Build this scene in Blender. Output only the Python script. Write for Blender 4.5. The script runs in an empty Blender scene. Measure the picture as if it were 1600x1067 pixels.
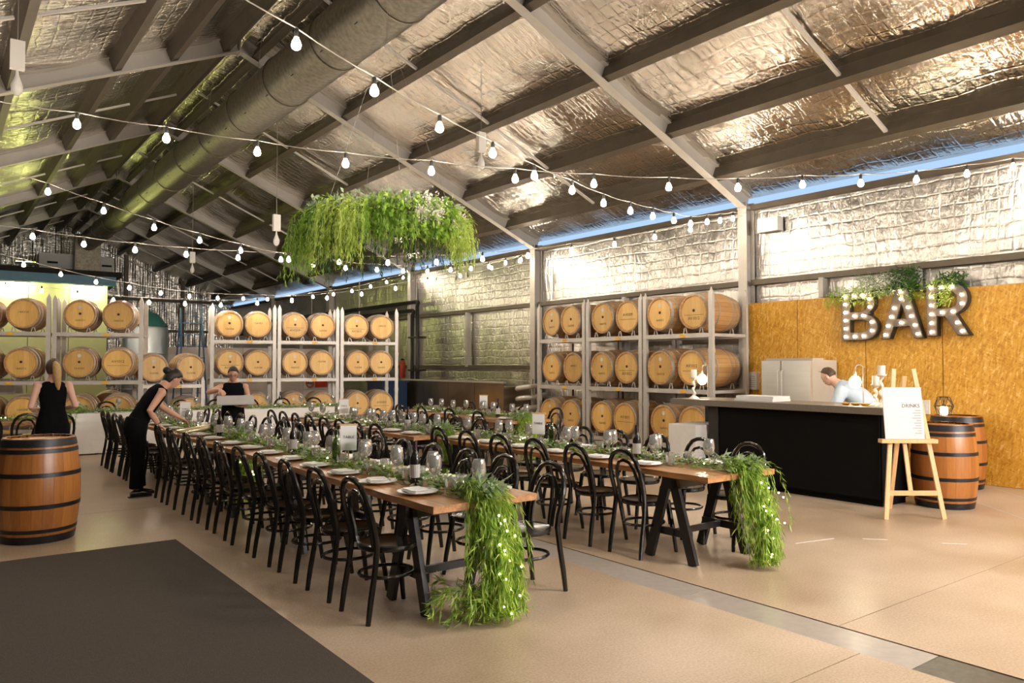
import bpy, bmesh, math, random
import numpy as np
from mathutils import Vector, Matrix, Euler

random.seed(7); rng = np.random.default_rng(11)
PI = math.pi
scene = bpy.context.scene
COL = scene.collection

# ------------------------------------------------------------------ camera
PSI, TH, CAMH = 0.646, 0.031, 1.62
cam_d = bpy.data.cameras.new('camera'); cam = bpy.data.objects.new('camera', cam_d); COL.objects.link(cam)
cam_d.sensor_width = 36.0; cam_d.lens = 36.0 * 1196.0 / 1600.0; cam_d.clip_end = 300
fw = Vector((math.sin(PSI)*math.cos(TH), math.cos(PSI)*math.cos(TH), math.sin(TH)))
rt = Vector((math.cos(PSI), -math.sin(PSI), 0)); up = rt.cross(fw)
mx = Matrix((rt, up, -fw)).transposed().to_4x4(); mx.translation = (0, 0, CAMH)
cam.matrix_world = mx
scene.camera = cam

# ------------------------------------------------------------------ world (dusk sky outside the shed)
W = bpy.data.worlds.new('dusk_sky'); scene.world = W; W.use_nodes = True
bg = W.node_tree.nodes['Background']; bg.inputs[0].default_value = (0.42, 0.62, 0.92, 1); bg.inputs[1].default_value = 0.85

# ------------------------------------------------------------------ colour management
vs = scene.view_settings
vs.view_transform = 'Standard'; vs.look = 'None'; vs.gamma = 1.0; vs.use_curve_mapping = False
vs.exposure = 0.42
BULB = 165.0          # radiance of a festoon bulb
FILL_FLOOD = 190.0         # radiance of the fill floodlights added behind the camera
FILL_HIGHBAY = 128.0        # radiance of the added high-bay fill lamp lenses, out of view
try:
    scene.cycles.use_denoising = True
    scene.cycles.sample_clamp_indirect = 4.0
    scene.cycles.max_bounces = 7
    scene.cycles.diffuse_bounces = 4
    scene.cycles.glossy_bounces = 4
    scene.cycles.transparent_max_bounces = 12
    scene.cycles.caustics_reflective = False
    scene.cycles.caustics_refractive = False
except Exception:
    pass

# ------------------------------------------------------------------ material helpers
MATS = {}
class NT:
    def __init__(s, name):
        s.m = bpy.data.materials.new(name); s.m.use_nodes = True; s.t = s.m.node_tree; s.n = s.t.nodes
        s.b = s.n['Principled BSDF']; s.out = s.n['Material Output']; MATS[name] = s.m
    def add(s, typ, **kw):
        n = s.n.new(typ)
        for k, v in kw.items():
            if k.startswith('i_'):
                key = k[2:]; key = int(key) if key.isdigit() else key.replace('_', ' ')
                n.inputs[key].default_value = v
            else: setattr(n, k, v)
        return n
    def link(s, a, b): s.t.links.new(a, b)
    def ramp(s, fac, stops):
        r = s.add('ShaderNodeValToRGB'); e = r.color_ramp.elements
        while len(e) > 1: e.remove(e[-1])
        e[0].position = stops[0][0]; e[0].color = (*stops[0][1], 1)
        for p, c in stops[1:]:
            q = e.new(p); q.color = (*c, 1)
        s.link(fac, r.inputs[0]); return r.outputs[0]
    def coord(s, kind='Object', scale=(1, 1, 1), rot=(0, 0, 0)):
        tc = s.add('ShaderNodeTexCoord'); mp = s.add('ShaderNodeMapping')
        mp.inputs['Scale'].default_value = scale; mp.inputs['Rotation'].default_value = rot
        s.link(tc.outputs[kind], mp.inputs[0]); return mp.outputs[0]
    def bump(s, h, strength, dist=0.01):
        b = s.add('ShaderNodeBump'); b.inputs['Strength'].default_value = strength; b.inputs['Distance'].default_value = dist
        s.link(h, b.inputs['Height']); s.link(b.outputs[0], s.b.inputs['Normal'])
def lerp3(c, k): return tuple(min(1, max(0, x*k)) for x in c)
def basic(name, col, rough=0.5, metal=0.0, var=0.12, scale=6.0, bump=0.0, stretch=(1, 1, 1), coat=0.0, spec=None):
    s = NT(name); co = s.coord('Object', stretch)
    n = s.add('ShaderNodeTexNoise', i_Scale=scale, i_Detail=5.0, i_Roughness=0.6); s.link(co, n.inputs['Vector'])
    c = s.ramp(n.outputs[0], [(0.25, lerp3(col, 1-var)), (0.75, lerp3(col, 1+var))])
    s.link(c, s.b.inputs['Base Color'])
    s.b.inputs['Roughness'].default_value = rough; s.b.inputs['Metallic'].default_value = metal
    if coat: s.b.inputs['Coat Weight'].default_value = coat; s.b.inputs['Coat Roughness'].default_value = 0.08
    if spec is not None: s.b.inputs['Specular IOR Level'].default_value = spec
    if bump: s.bump(n.outputs[0], bump)
    return s.m
def emit(name, col, strength):
    s = NT(name); e = s.add('ShaderNodeEmission'); e.inputs[0].default_value = (*col, 1); e.inputs[1].default_value = strength
    s.link(e.outputs[0], s.out.inputs[0]); return s.m

def foil(name, swap, tint=(0.80, 0.78, 0.75), corr=0.0, stretch=(1.8, 4.5, 1), r0=0.13, r1=0.26):
    """silver foil insulation blanket with quilted stitch grid; swap says which object axes span it"""
    s = NT(name); tc = s.add('ShaderNodeTexCoord'); sp = s.add('ShaderNodeSeparateXYZ'); s.link(tc.outputs['Object'], sp.inputs[0])
    cb = s.add('ShaderNodeCombineXYZ'); s.link(sp.outputs[swap[0]], cb.inputs[0]); s.link(sp.outputs[swap[1]], cb.inputs[1])
    v = cb.outputs[0]
    br = s.add('ShaderNodeTexBrick', offset=0.0, i_Scale=1.0); br.inputs['Mortar Size'].default_value = 0.024
    br.inputs['Brick Width'].default_value = 0.19; br.inputs['Row Height'].default_value = 0.19; br.inputs['Mortar Smooth'].default_value = 1.0
    wv = s.add('ShaderNodeTexNoise', i_Scale=2.0, i_Detail=2.0); s.link(v, wv.inputs['Vector'])
    wob = s.add('ShaderNodeVectorMath', operation='MULTIPLY_ADD'); wob.inputs[1].default_value = (0.12, 0.12, 0); s.link(wv.outputs[1], wob.inputs[0]); s.link(v, wob.inputs[2]); s.link(wob.outputs[0], br.inputs['Vector'])
    n1 = s.add('ShaderNodeTexNoise', i_Scale=0.9, i_Detail=3.0, i_Roughness=0.5); s.link(v, n1.inputs['Vector'])
    mp = s.add('ShaderNodeMapping'); mp.inputs['Scale'].default_value = stretch; s.link(v, mp.inputs[0])
    n2 = s.add('ShaderNodeTexNoise', i_Scale=2.6, i_Detail=3.0, i_Roughness=0.5, i_Distortion=0.4); s.link(mp.outputs[0], n2.inputs['Vector'])
    def mul(a, k):
        m = s.add('ShaderNodeMath', operation='MULTIPLY'); s.link(a, m.inputs[0]); m.inputs[1].default_value = k; return m.outputs[0]
    def addn(a, b):
        m = s.add('ShaderNodeMath', operation='ADD'); s.link(a, m.inputs[0]); s.link(b, m.inputs[1]); return m.outputs[0]
    n3 = s.add('ShaderNodeTexNoise', i_Scale=16.0, i_Detail=3.0, i_Roughness=0.6); s.link(v, n3.inputs['Vector'])
    h = addn(addn(addn(mul(br.outputs['Fac'], -0.085), mul(n1.outputs[0], 1.2)), mul(n2.outputs[0], 0.5)), mul(n3.outputs[0], 0.16))
    if corr:
        w = s.add('ShaderNodeTexWave', i_Scale=corr); s.link(v, w.inputs['Vector']); h = addn(h, mul(w.outputs['Fac'], 0.16))
    s.bump(h, 0.85, 0.05)
    c = s.ramp(n1.outputs[0], [(0.3, lerp3(tint, 0.80)), (0.7, tint)])
    s.link(c, s.b.inputs['Base Color']); s.b.inputs['Metallic'].default_value = 1.0
    r = s.ramp(n2.outputs[0], [(0.3, (r0,)*3), (0.7, (r1,)*3)]); s.link(r, s.b.inputs['Roughness'])
    return s.m

def oak(name, light, dark, staves=26, rough=0.5):
    """barrel body: stave pattern around local Z with grain along it"""
    s = NT(name); tc = s.add('ShaderNodeTexCoord'); g = s.add('ShaderNodeTexGradient', gradient_type='RADIAL'); s.link(tc.outputs['Object'], g.inputs[0])
    m = s.add('ShaderNodeMath', operation='MULTIPLY'); m.inputs[1].default_value = staves; s.link(g.outputs['Fac'], m.inputs[0])
    fl = s.add('ShaderNodeMath', operation='FLOOR'); s.link(m.outputs[0], fl.inputs[0])
    oi = s.add('ShaderNodeObjectInfo'); ad = s.add('ShaderNodeMath', operation='ADD'); s.link(fl.outputs[0], ad.inputs[0])
    mm = s.add('ShaderNodeMath', operation='MULTIPLY'); mm.inputs[1].default_value = 91.7; s.link(oi.outputs['Random'], mm.inputs[0]); s.link(mm.outputs[0], ad.inputs[1])
    wn = s.add('ShaderNodeTexWhiteNoise', noise_dimensions='1D'); s.link(ad.outputs[0], wn.inputs['W'])
    mp = s.add('ShaderNodeMapping'); mp.inputs['Scale'].default_value = (9, 9, 1.2); s.link(tc.outputs['Object'], mp.inputs[0])
    n = s.add('ShaderNodeTexNoise', i_Scale=3.0, i_Detail=6.0); s.link(mp.outputs[0], n.inputs['Vector'])
    mix = s.add('ShaderNodeMath', operation='MULTIPLY_ADD'); mix.inputs[1].default_value = 0.5; s.link(wn.outputs[0], mix.inputs[0])
    h2 = s.add('ShaderNodeMath', operation='MULTIPLY'); h2.inputs[1].default_value = 0.5; s.link(n.outputs[0], h2.inputs[0]); s.link(h2.outputs[0], mix.inputs[2])
    c = s.ramp(mix.outputs[0], [(0.15, dark), (0.85, light)])
    fr = s.add('ShaderNodeMath', operation='FRACT'); s.link(m.outputs[0], fr.inputs[0])
    gap = s.ramp(fr.outputs[0], [(0.0, (0.25,)*3), (0.05, (1,)*3), (0.95, (1,)*3), (1.0, (0.25,)*3)])
    mu = s.add('ShaderNodeMix', data_type='RGBA', blend_type='MULTIPLY'); mu.inputs[0].default_value = 1.0
    s.link(c, mu.inputs[6]); s.link(gap, mu.inputs[7]); s.link(mu.outputs[2], s.b.inputs['Base Color'])
    s.b.inputs['Roughness'].default_value = rough; s.bump(n.outputs[0], 0.2)
    return s.m

def headwood(name, light, dark):
    """barrel head: parallel boards across local X"""
    s = NT(name); tc = s.add('ShaderNodeTexCoord'); oi = s.add('ShaderNodeObjectInfo')
    sx = s.add('ShaderNodeSeparateXYZ'); s.link(tc.outputs['Object'], sx.inputs[0])
    m = s.add('ShaderNodeMath', operation='MULTIPLY_ADD'); m.inputs[1].default_value = 11.0; m.inputs[2].default_value = 20.5; s.link(sx.outputs['X'], m.inputs[0])
    fl = s.add('ShaderNodeMath', operation='FLOOR'); s.link(m.outputs[0], fl.inputs[0])
    ma = s.add('ShaderNodeMath', operation='MULTIPLY_ADD'); ma.inputs[1].default_value = 57.3; s.link(oi.outputs['Random'], ma.inputs[0]); s.link(fl.outputs[0], ma.inputs[2])
    wn = s.add('ShaderNodeTexWhiteNoise', noise_dimensions='1D'); s.link(ma.outputs[0], wn.inputs['W'])
    mp = s.add('ShaderNodeMapping'); mp.inputs['Scale'].default_value = (14, 1.6, 1); s.link(tc.outputs['Object'], mp.inputs[0])
    n = s.add('ShaderNodeTexNoise', i_Scale=3.5, i_Detail=6.0); s.link(mp.outputs[0], n.inputs['Vector'])
    a = s.add('ShaderNodeMath', operation='MULTIPLY_ADD'); a.inputs[1].default_value = 0.35; s.link(wn.outputs[0], a.inputs[0])
    b2 = s.add('ShaderNodeMath', operation='MULTIPLY'); b2.inputs[1].default_value = 0.65; s.link(n.outputs[0], b2.inputs[0]); s.link(b2.outputs[0], a.inputs[2])
    c = s.ramp(a.outputs[0], [(0.2, dark), (0.8, light)])
    hsv = s.add('ShaderNodeHueSaturation'); vv = s.add('ShaderNodeMath', operation='MULTIPLY_ADD'); vv.inputs[1].default_value = 0.35; vv.inputs[2].default_value = 0.80
    s.link(oi.outputs['Random'], vv.inputs[0]); s.link(vv.outputs[0], hsv.inputs['Value']); s.link(c, hsv.inputs['Color'])
    s.link(hsv.outputs[0], s.b.inputs['Base Color']); s.b.inputs['Roughness'].default_value = 0.42
    return s.m

def leafmat(name, a, b):
    s = NT(name); g = s.add('ShaderNodeNewGeometry')
    c = s.ramp(g.outputs['Random Per Island'], [(0.0, a), (1.0, b)])
    s.link(c, s.b.inputs['Base Color']); s.b.inputs['Roughness'].default_value = 0.5
    tr = s.add('ShaderNodeBsdfTranslucent'); s.link(c, tr.inputs[0])
    mx_ = s.add('ShaderNodeMixShader'); mx_.inputs[0].default_value = 0.35
    s.link(s.b.outputs[0], mx_.inputs[1]); s.link(tr.outputs[0], mx_.inputs[2]); s.link(mx_.outputs[0], s.out.inputs[0])
    return s.m
def thinglass(name, tint=(1, 1, 1), dens=0.12, rough=0.02, sparkle=0.0):
    s = NT(name); t = s.add('ShaderNodeBsdfTransparent'); t.inputs[0].default_value = (*tint, 1)
    gl = s.add('ShaderNodeBsdfGlossy'); gl.inputs['Roughness'].default_value = rough
    lw = s.add('ShaderNodeLayerWeight'); lw.inputs[0].default_value = 0.35
    r = s.ramp(lw.outputs['Facing'], [(0.0, (dens,)*3), (1.0, (0.85,)*3)])
    m = s.add('ShaderNodeMixShader'); s.link(r, m.inputs[0]); s.link(t.outputs[0], m.inputs[1]); s.link(gl.outputs[0], m.inputs[2])
    df = s.add('ShaderNodeBsdfTranslucent'); df.inputs[0].default_value = (*tint, 1); d2 = s.add('ShaderNodeBsdfDiffuse'); d2.inputs[0].default_value = (*tint, 1)
    m3 = s.add('ShaderNodeMixShader'); s.link(df.outputs[0], m3.inputs[1]); s.link(d2.outputs[0], m3.inputs[2])
    m2 = s.add('ShaderNodeMixShader'); m2.inputs[0].default_value = sparkle; s.link(m.outputs[0], m2.inputs[1]); s.link(m3.outputs[0], m2.inputs[2]); s.link(m2.outputs[0], s.out.inputs[0])  # white of the cut glass, with its sparkle painted in as colour
    return s.m

# ---- materials
s = NT('concrete'); co = s.coord('Object')
n1 = s.add('ShaderNodeTexNoise', i_Scale=0.55, i_Detail=7.0, i_Roughness=0.65); s.link(co, n1.inputs['Vector'])
n2 = s.add('ShaderNodeTexNoise', i_Scale=70.0, i_Detail=2.0); s.link(co, n2.inputs['Vector'])
mxn = s.add('ShaderNodeMath', operation='MULTIPLY_ADD'); mxn.inputs[1].default_value = 0.36; s.link(n2.outputs[0], mxn.inputs[0])
m2 = s.add('ShaderNodeMath', operation='MULTIPLY'); m2.inputs[1].default_value = 0.64; s.link(n1.outputs[0], m2.inputs[0]); s.link(m2.outputs[0], mxn.inputs[2])
s.link(s.ramp(mxn.outputs[0], [(0.34, (0.34, 0.235, 0.145)), (0.50, (0.51, 0.375, 0.255)), (0.66, (0.67, 0.515, 0.385))]), s.b.inputs['Base Color'])
s.link(s.ramp(n1.outputs[0], [(0.35, (0.28,)*3), (0.65, (0.48,)*3)]), s.b.inputs['Roughness']); s.bump(n2.outputs[0], 0.05, 0.004)
basic('drain_plate', (0.42, 0.36, 0.31), 0.28, 0.0, 0.12, 14)
basic('drain_steel', (0.16, 0.15, 0.13), 0.35, 0.6, 0.25, 20)
basic('dark_gap', (0.02, 0.018, 0.015), 0.9)
basic('rug', (0.066, 0.052, 0.040), 0.95, 0, 0.45, 140, 0.4)
foil('foil_roof', 'XY', (0.76, 0.70, 0.62)); foil('foil_side', 'YZ', (0.72, 0.68, 0.64), stretch=(4.5, 1.4, 1), r0=0.28, r1=0.42); foil('foil_end', 'XZ', (0.62, 0.60, 0.57), corr=3.0)
basic('painted_steel', (0.52, 0.48, 0.43), 0.45, 0.15, 0.08, 3)
basic('purlin_steel', (0.125, 0.10, 0.072), 0.5, 0.35, 0.15, 4)
basic('bridging_steel', (0.66, 0.62, 0.57), 0.42, 0.2, 0.06, 4)
s = NT('duct_steel'); co = s.coord('Object'); w = s.add('ShaderNodeTexWave', i_Scale=2.2, bands_direction='Y'); s.link(co, w.inputs['Vector'])
n = s.add('ShaderNodeTexNoise', i_Scale=14.0, i_Detail=4.0); s.link(co, n.inputs['Vector'])
s.link(s.ramp(n.outputs[0], [(0.3, (0.13, 0.115, 0.085)), (0.7, (0.23, 0.205, 0.16))]), s.b.inputs['Base Color']); s.b.inputs['Metallic'].default_value = 0.75; s.b.inputs['Roughness'].default_value = 0.42; s.bump(w.outputs['Fac'], 0.15, 0.012)
basic('rack_steel', (0.55, 0.51, 0.47), 0.42, 0.25, 0.10, 5)
basic('yellow_tag', (0.85, 0.45, 0.03), 0.5)
oak('oak_body', (0.60, 0.35, 0.15), (0.40, 0.205, 0.08)); oak('oak_old', (0.30, 0.13, 0.06), (0.16, 0.06, 0.03))
headwood('oak_head', (0.88, 0.57, 0.19), (0.68, 0.38, 0.10)); headwood('oak_head_old', (0.35, 0.16, 0.07), (0.2, 0.08, 0.04))
s = NT('stave_wood'); co = s.coord('Object', (10, 10, 1.3)); oi = s.add('ShaderNodeObjectInfo')
n = s.add('ShaderNodeTexNoise', i_Scale=3.0, i_Detail=6.0); s.link(co, n.inputs['Vector'])
a = s.add('ShaderNodeMath', operation='MULTIPLY_ADD'); a.inputs[1].default_value = 0.35; s.link(oi.outputs['Random'], a.inputs[0])
b2 = s.add('ShaderNodeMath', operation='MULTIPLY'); b2.inputs[1].default_value = 0.65; s.link(n.outputs[0], b2.inputs[0]); s.link(b2.outputs[0], a.inputs[2])
s.link(s.ramp(a.outputs[0], [(0.2, (0.26, 0.085, 0.018)), (0.8, (0.50, 0.20, 0.05))]), s.b.inputs['Base Color']); s.b.inputs['Roughness'].default_value = 0.32; s.bump(n.outputs[0], 0.15)
basic('hoop_black', (0.022, 0.022, 0.026), 0.38, 0.5, 0.3, 12)
basic('hoop_zinc', (0.42, 0.38, 0.33), 0.42, 0.6, 0.15, 12)
basic('ink', (0.07, 0.03, 0.012), 0.7); basic('ink_grey', (0.11, 0.11, 0.11), 0.8)
basic('bung', (0.05, 0.022, 0.01), 0.6)
basic('black_gloss', (0.005, 0.0042, 0.004), 0.20, 0, 0.2, 8, coat=0.15)
basic('seat_black', (0.010, 0.007, 0.0055), 0.24, 0, 0.4, 18, coat=0.15)
basic('trestle_black', (0.014, 0.012, 0.013), 0.38, 0, 0.3, 6)
basic('table_wood', (0.44, 0.21, 0.085), 0.34, 0, 0.55, 3.2, 0.1, (9, 1, 9), coat=0.25)
basic('ceramic', (0.90, 0.87, 0.84), 0.22); basic('linen', (0.90, 0.87, 0.84), 0.9, 0, 0.05, 30)
basic('cloth_white', (0.86, 0.83, 0.81), 0.88, 0, 0.04, 8)
thinglass('clear_glass', (0.97, 0.97, 0.96), 0.34, 0.05, 0.16); thinglass('green_glass', (0.25, 0.42, 0.06), 0.12)
basic('bottle_black', (0.012, 0.012, 0.010), 0.08, 0, 0.1, 4, coat=0.6); basic('paper', (0.70, 0.67, 0.655), 0.75, 0, 0.03)
basic('card_white', (0.90, 0.88, 0.87), 0.7, 0, 0.02); basic('capsule', (0.03, 0.012, 0.02), 0.3)
leafmat('leaf_willow', (0.14, 0.31, 0.018), (0.46, 0.66, 0.10)); leafmat('leaf_dark', (0.018, 0.07, 0.012), (0.08, 0.20, 0.03))
leafmat('leaf_lime', (0.30, 0.48, 0.05), (0.72, 0.82, 0.22)); leafmat('leaf_grey', (0.20, 0.30, 0.14), (0.50, 0.58, 0.40)); leafmat('petal', (0.72, 0.66, 0.58), (0.90, 0.86, 0.80))
basic('twig', (0.10, 0.06, 0.03), 0.8)
emit('bulb_glow', (1.0, 0.86, 0.68), BULB); emit('fairy_glow', (1.0, 0.82, 0.48), 26.0); emit('marquee_glow', (1.0, 0.86, 0.62), 60.0)
emit('globe_glow', (1.0, 0.84, 0.60), 42.0); emit('fill_highbay_glow', (1.0, 0.92, 0.82), FILL_HIGHBAY); emit('fill_flood_glow', (1.0, 0.94, 0.88), FILL_FLOOD); emit('tube_glow', (0.95, 1.0, 0.32), 150.0); emit('uplight_glow', (0.80, 1.0, 0.20), 30.0); emit('lantern_glow', (1.0, 0.78, 0.45), 16.0)
basic('socket_black', (0.01, 0.01, 0.01), 0.5); basic('cable_white', (0.40, 0.36, 0.31), 0.6); basic('dark_cladding', (0.030, 0.024, 0.018), 0.7, 0, 0.3, 3, 0, (1, 6, 0.3)); basic('cable_black', (0.012, 0.012, 0.012), 0.5)
basic('white_plastic', (0.80, 0.76, 0.70), 0.45, 0, 0.03); basic('wire_steel', (0.30, 0.28, 0.25), 0.4, 0.7)
# OSB chips
s = NT('osb'); tc = s.add('ShaderNodeTexCoord'); sp = s.add('ShaderNodeSeparateXYZ'); s.link(tc.outputs['Object'], sp.inputs[0])
cb = s.add('ShaderNodeCombineXYZ'); s.link(sp.outputs['Y'], cb.inputs[0]); s.link(sp.outputs['Z'], cb.inputs[1])
cols = []
for ang, sc in ((0.5, (1/14, 1/55, 1)), (-0.75, (1/15, 1/60, 1)), (1.75, (1/13, 1/50, 1))):
    mp = s.add('ShaderNodeMapping', vector_type='TEXTURE'); mp.inputs['Rotation'].default_value = (0, 0, ang); mp.inputs['Scale'].default_value = sc; s.link(cb.outputs[0], mp.inputs[0])
    v = s.add('ShaderNodeTexVoronoi', i_Scale=1.0, voronoi_dimensions='2D'); s.link(mp.outputs[0], v.inputs['Vector'])
    sx = s.add('ShaderNodeSeparateColor'); s.link(v.outputs['Color'], sx.inputs[0]); cols.append(sx.outputs[0])
mA = s.add('ShaderNodeMath', operation='MAXIMUM'); s.link(cols[0], mA.inputs[0]); s.link(cols[1], mA.inputs[1])
mB = s.add('ShaderNodeMath', operation='MULTIPLY_ADD'); mB.inputs[1].default_value = 0.5; s.link(mA.outputs[0], mB.inputs[0])
mC = s.add('ShaderNodeMath', operation='MULTIPLY'); mC.inputs[1].default_value = 0.5; s.link(cols[2], mC.inputs[0]); s.link(mC.outputs[0], mB.inputs[2])
s.link(s.ramp(mB.outputs[0], [(0.15, (0.48, 0.21, 0.018)), (0.5, (0.66, 0.33, 0.035)), (0.8, (0.74, 0.40, 0.06)), (1.0, (0.86, 0.60, 0.22))]), s.b.inputs['Base Color'])
s.b.inputs['Roughness'].default_value = 0.45; s.bump(mB.outputs[0], 0.08, 0.003)
basic('bar_top', (0.19, 0.16, 0.13), 0.4, 0, 0.25, 60); basic('bar_black', (0.0022, 0.0018, 0.0016), 0.75, 0, 0.5, 90, spec=0.15); basic('bar_post', (0.022, 0.019, 0.016), 0.5, 0, 0.3, 60)
basic('stainless', (0.74, 0.71, 0.67), 0.32, 0.65, 0.06, 1.2, 0, (1, 1, 14)); basic('fridge_side', (0.46, 0.42, 0.37), 0.45, 0.1, 0.04)
basic('dark_steel', (0.33, 0.26, 0.19), 0.25, 0.9, 0.2, 2); basic('tank_steel', (0.34, 0.37, 0.38), 0.40, 0.85, 0.08, 1.0)
basic('green_cover', (0.02, 0.10, 0.085), 0.5); basic('navy', (0.008, 0.030, 0.085), 0.4); basic('ladder_blue', (0.012, 0.07, 0.16), 0.45)
basic('cream_panel', (0.80, 0.76, 0.52), 0.6, 0, 0.05, 1.5); basic('blue_flash', (0.06, 0.20, 0.30), 0.45); basic('grey_white', (0.62, 0.60, 0.58), 0.5, 0, 0.06)
basic('black_pipe', (0.008, 0.008, 0.007), 0.35); basic('sign_red', (0.55, 0.05, 0.02), 0.5); basic('pale_wall', (0.58, 0.50, 0.45), 0.6, 0, 0.06, 2)
basic('marquee_black', (0.022, 0.020, 0.018), 0.45, 0, 0.3, 30); basic('marquee_face', (0.10, 0.075, 0.06), 0.4, 0.2, 0.3, 10)
basic('pine', (0.72, 0.44, 0.205), 0.5, 0, 0.12, 4, 0, (8, 8, 1)); basic('candle_wax', (0.88, 0.80, 0.68), 0.5)
basic('skin', (0.62, 0.33, 0.22), 0.5, 0, 0.06, 6); basic('skin_pale', (0.72, 0.42, 0.31), 0.5, 0, 0.06, 6)
basic('black_cloth', (0.004, 0.004, 0.005), 0.9, 0, 0.3, 20, spec=0.1); basic('hair_dark', (0.010, 0.007, 0.005), 0.45, 0, 0.4, 40, 0.3, (1, 1, 6))
basic('hair_blond', (0.50, 0.30, 0.12), 0.5, 0, 0.45, 30, 0.4, (5, 5, 0.6)); basic('hair_brown', (0.07, 0.04, 0.02), 0.5, 0, 0.4, 40, 0.3)
basic('shirt_blue', (0.50, 0.58, 0.68), 0.85, 0, 0.05, 12); basic('shoe', (0.006, 0.006, 0.006), 0.25); basic('eye_dark', (0.02, 0.012, 0.01), 0.2); basic('lip', (0.50, 0.16, 0.13), 0.5)
basic('tray_metal', (0.60, 0.52, 0.36), 0.3, 0.8, 0.1, 8); basic('tray_white', (0.60, 0.56, 0.53), 0.5, 0, 0.06); basic('lens_glass', (0.03, 0.03, 0.03), 0.1)
MT = MATS

# ------------------------------------------------------------------ mesh helpers
class MB:
    def __init__(s): s.v = []; s.f = []; s.sm = False
    def add(s, vs_, fs_):
        o = len(s.v); s.v += [tuple(p) for p in vs_]; s.f += [tuple(i+o for i in f) for f in fs_]; return s
    def box(s, a, b, M=None):
        x0, y0, z0 = a; x1, y1, z1 = b
        vv = [(x0,y0,z0),(x1,y0,z0),(x1,y1,z0),(x0,y1,z0),(x0,y0,z1),(x1,y0,z1),(x1,y1,z1),(x0,y1,z1)]
        if M is not None: vv = [tuple(M @ Vector(p)) for p in vv]
        return s.add(vv, [(0,3,2,1),(4,5,6,7),(0,1,5,4),(1,2,6,5),(2,3,7,6),(3,0,4,7)])
    def beam(s, p, q, w, h, upv=(0, 0, 1)):
        """box of section w x h from p to q"""
        p = Vector(p); q = Vector(q); d = (q-p).normalized(); u = Vector(upv)
        if abs(d.dot(u)) > 0.98: u = Vector((1, 0, 0))
        r = d.cross(u).normalized(); u = r.cross(d)
        vv = []
        for c in (p, q):
            for a, b in ((-1,-1),(1,-1),(1,1),(-1,1)): vv.append(c + r*(a*w/2) + u*(b*h/2))
        return s.add(vv, [(0,3,2,1),(4,5,6,7),(0,1,5,4),(1,2,6,5),(2,3,7,6),(3,0,4,7)])
    def tube(s, pts, r, n=8, closed=False, caps=True):
        pts = [Vector(p) for p in pts]; m = len(pts); rr = r if hasattr(r, '__len__') else [r]*m
        prev = None; vv = []
        for i, p in enumerate(pts):
            a = pts[(i-1) % m] if (closed or i > 0) else p; b = pts[(i+1) % m] if (closed or i < m-1) else p
            t = (b-a).normalized() if (b-a).length > 1e-9 else Vector((0, 0, 1))
            if prev is None:
                u = Vector((0, 0, 1)) if abs(t.z) < 0.9 else Vector((1, 0, 0)); nrm = t.cross(u).normalized()
            else:
                nrm = (prev - t*prev.dot(t)); nrm = nrm.normalized() if nrm.length > 1e-6 else prev
            prev = nrm; bn = t.cross(nrm)
            for k in range(n):
                an = 2*PI*k/n; vv.append(p + (nrm*math.cos(an) + bn*math.sin(an))*rr[i])
        ff = []
        for i in range(m if closed else m-1):
            j = (i+1) % m
            for k in range(n):
                k2 = (k+1) % n; ff.append((i*n+k, i*n+k2, j*n+k2, j*n+k))
        if not closed and caps:
            ff.append(tuple(range(n-1, -1, -1))); ff.append(tuple((m-1)*n+k for k in range(n)))
        s.sm = True
        return s.add(vv, ff)
    def lathe(s, prof, n=20, M=None, cap0=True, cap1=True):
        vv = []
        for r, z in prof:
            for k in range(n):
                a = 2*PI*k/n; p = Vector((r*math.cos(a), r*math.sin(a), z)); vv.append(M @ p if M is not None else p)
        ff = []
        for i in range(len(prof)-1):
            for k in range(n):
                k2 = (k+1) % n; ff.append((i*n+k, i*n+k2, (i+1)*n+k2, (i+1)*n+k))
        if cap0: ff.append(tuple(range(n-1, -1, -1)))
        if cap1: ff.append(tuple((len(prof)-1)*n+k for k in range(n)))
        s.sm = True
        return s.add(vv, ff)
    def ball(s, c, r, n=10, m=6, sc=(1, 1, 1)):
        vv = []; ff = []
        for i in range(m+1):
            t = PI*i/m
            for k in range(n):
                a = 2*PI*k/n; vv.append((c[0]+r*sc[0]*math.sin(t)*math.cos(a), c[1]+r*sc[1]*math.sin(t)*math.sin(a), c[2]+r*sc[2]*math.cos(t)))
        for i in range(m):
            for k in range(n):
                k2 = (k+1) % n; ff.append((i*n+k, (i+1)*n+k, (i+1)*n+k2, i*n+k2))
        s.sm = True
        return s.add(vv, ff)
    def prism(s, outline, z0, z1, M=None):
        n = len(outline); vv = [(x, y, z0) for x, y in outline] + [(x, y, z1) for x, y in outline]
        if M is not None: vv = [tuple(M @ Vector(p)) for p in vv]
        ff = [tuple(range(n-1, -1, -1)), tuple(range(n, 2*n))] + [(i, (i+1) % n, n+(i+1) % n, n+i) for i in range(n)]
        return s.add(vv, ff)
    def loft(s, secs, n=16):
        """secs: (centre, axisA*ra, axisB*rb) ellipses"""
        vv = []
        for c, A, B in secs:
            c = Vector(c); A = Vector(A); B = Vector(B)
            for k in range(n):
                a = 2*PI*k/n; vv.append(c + A*math.cos(a) + B*math.sin(a))
        ff = []
        for i in range(len(secs)-1):
            for k in range(n):
                k2 = (k+1) % n; ff.append((i*n+k, i*n+k2, (i+1)*n+k2, (i+1)*n+k))
        ff.append(tuple(range(n-1, -1, -1))); ff.append(tuple((len(secs)-1)*n+k for k in range(n)))
        s.sm = True
        return s.add(vv, ff)
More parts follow.
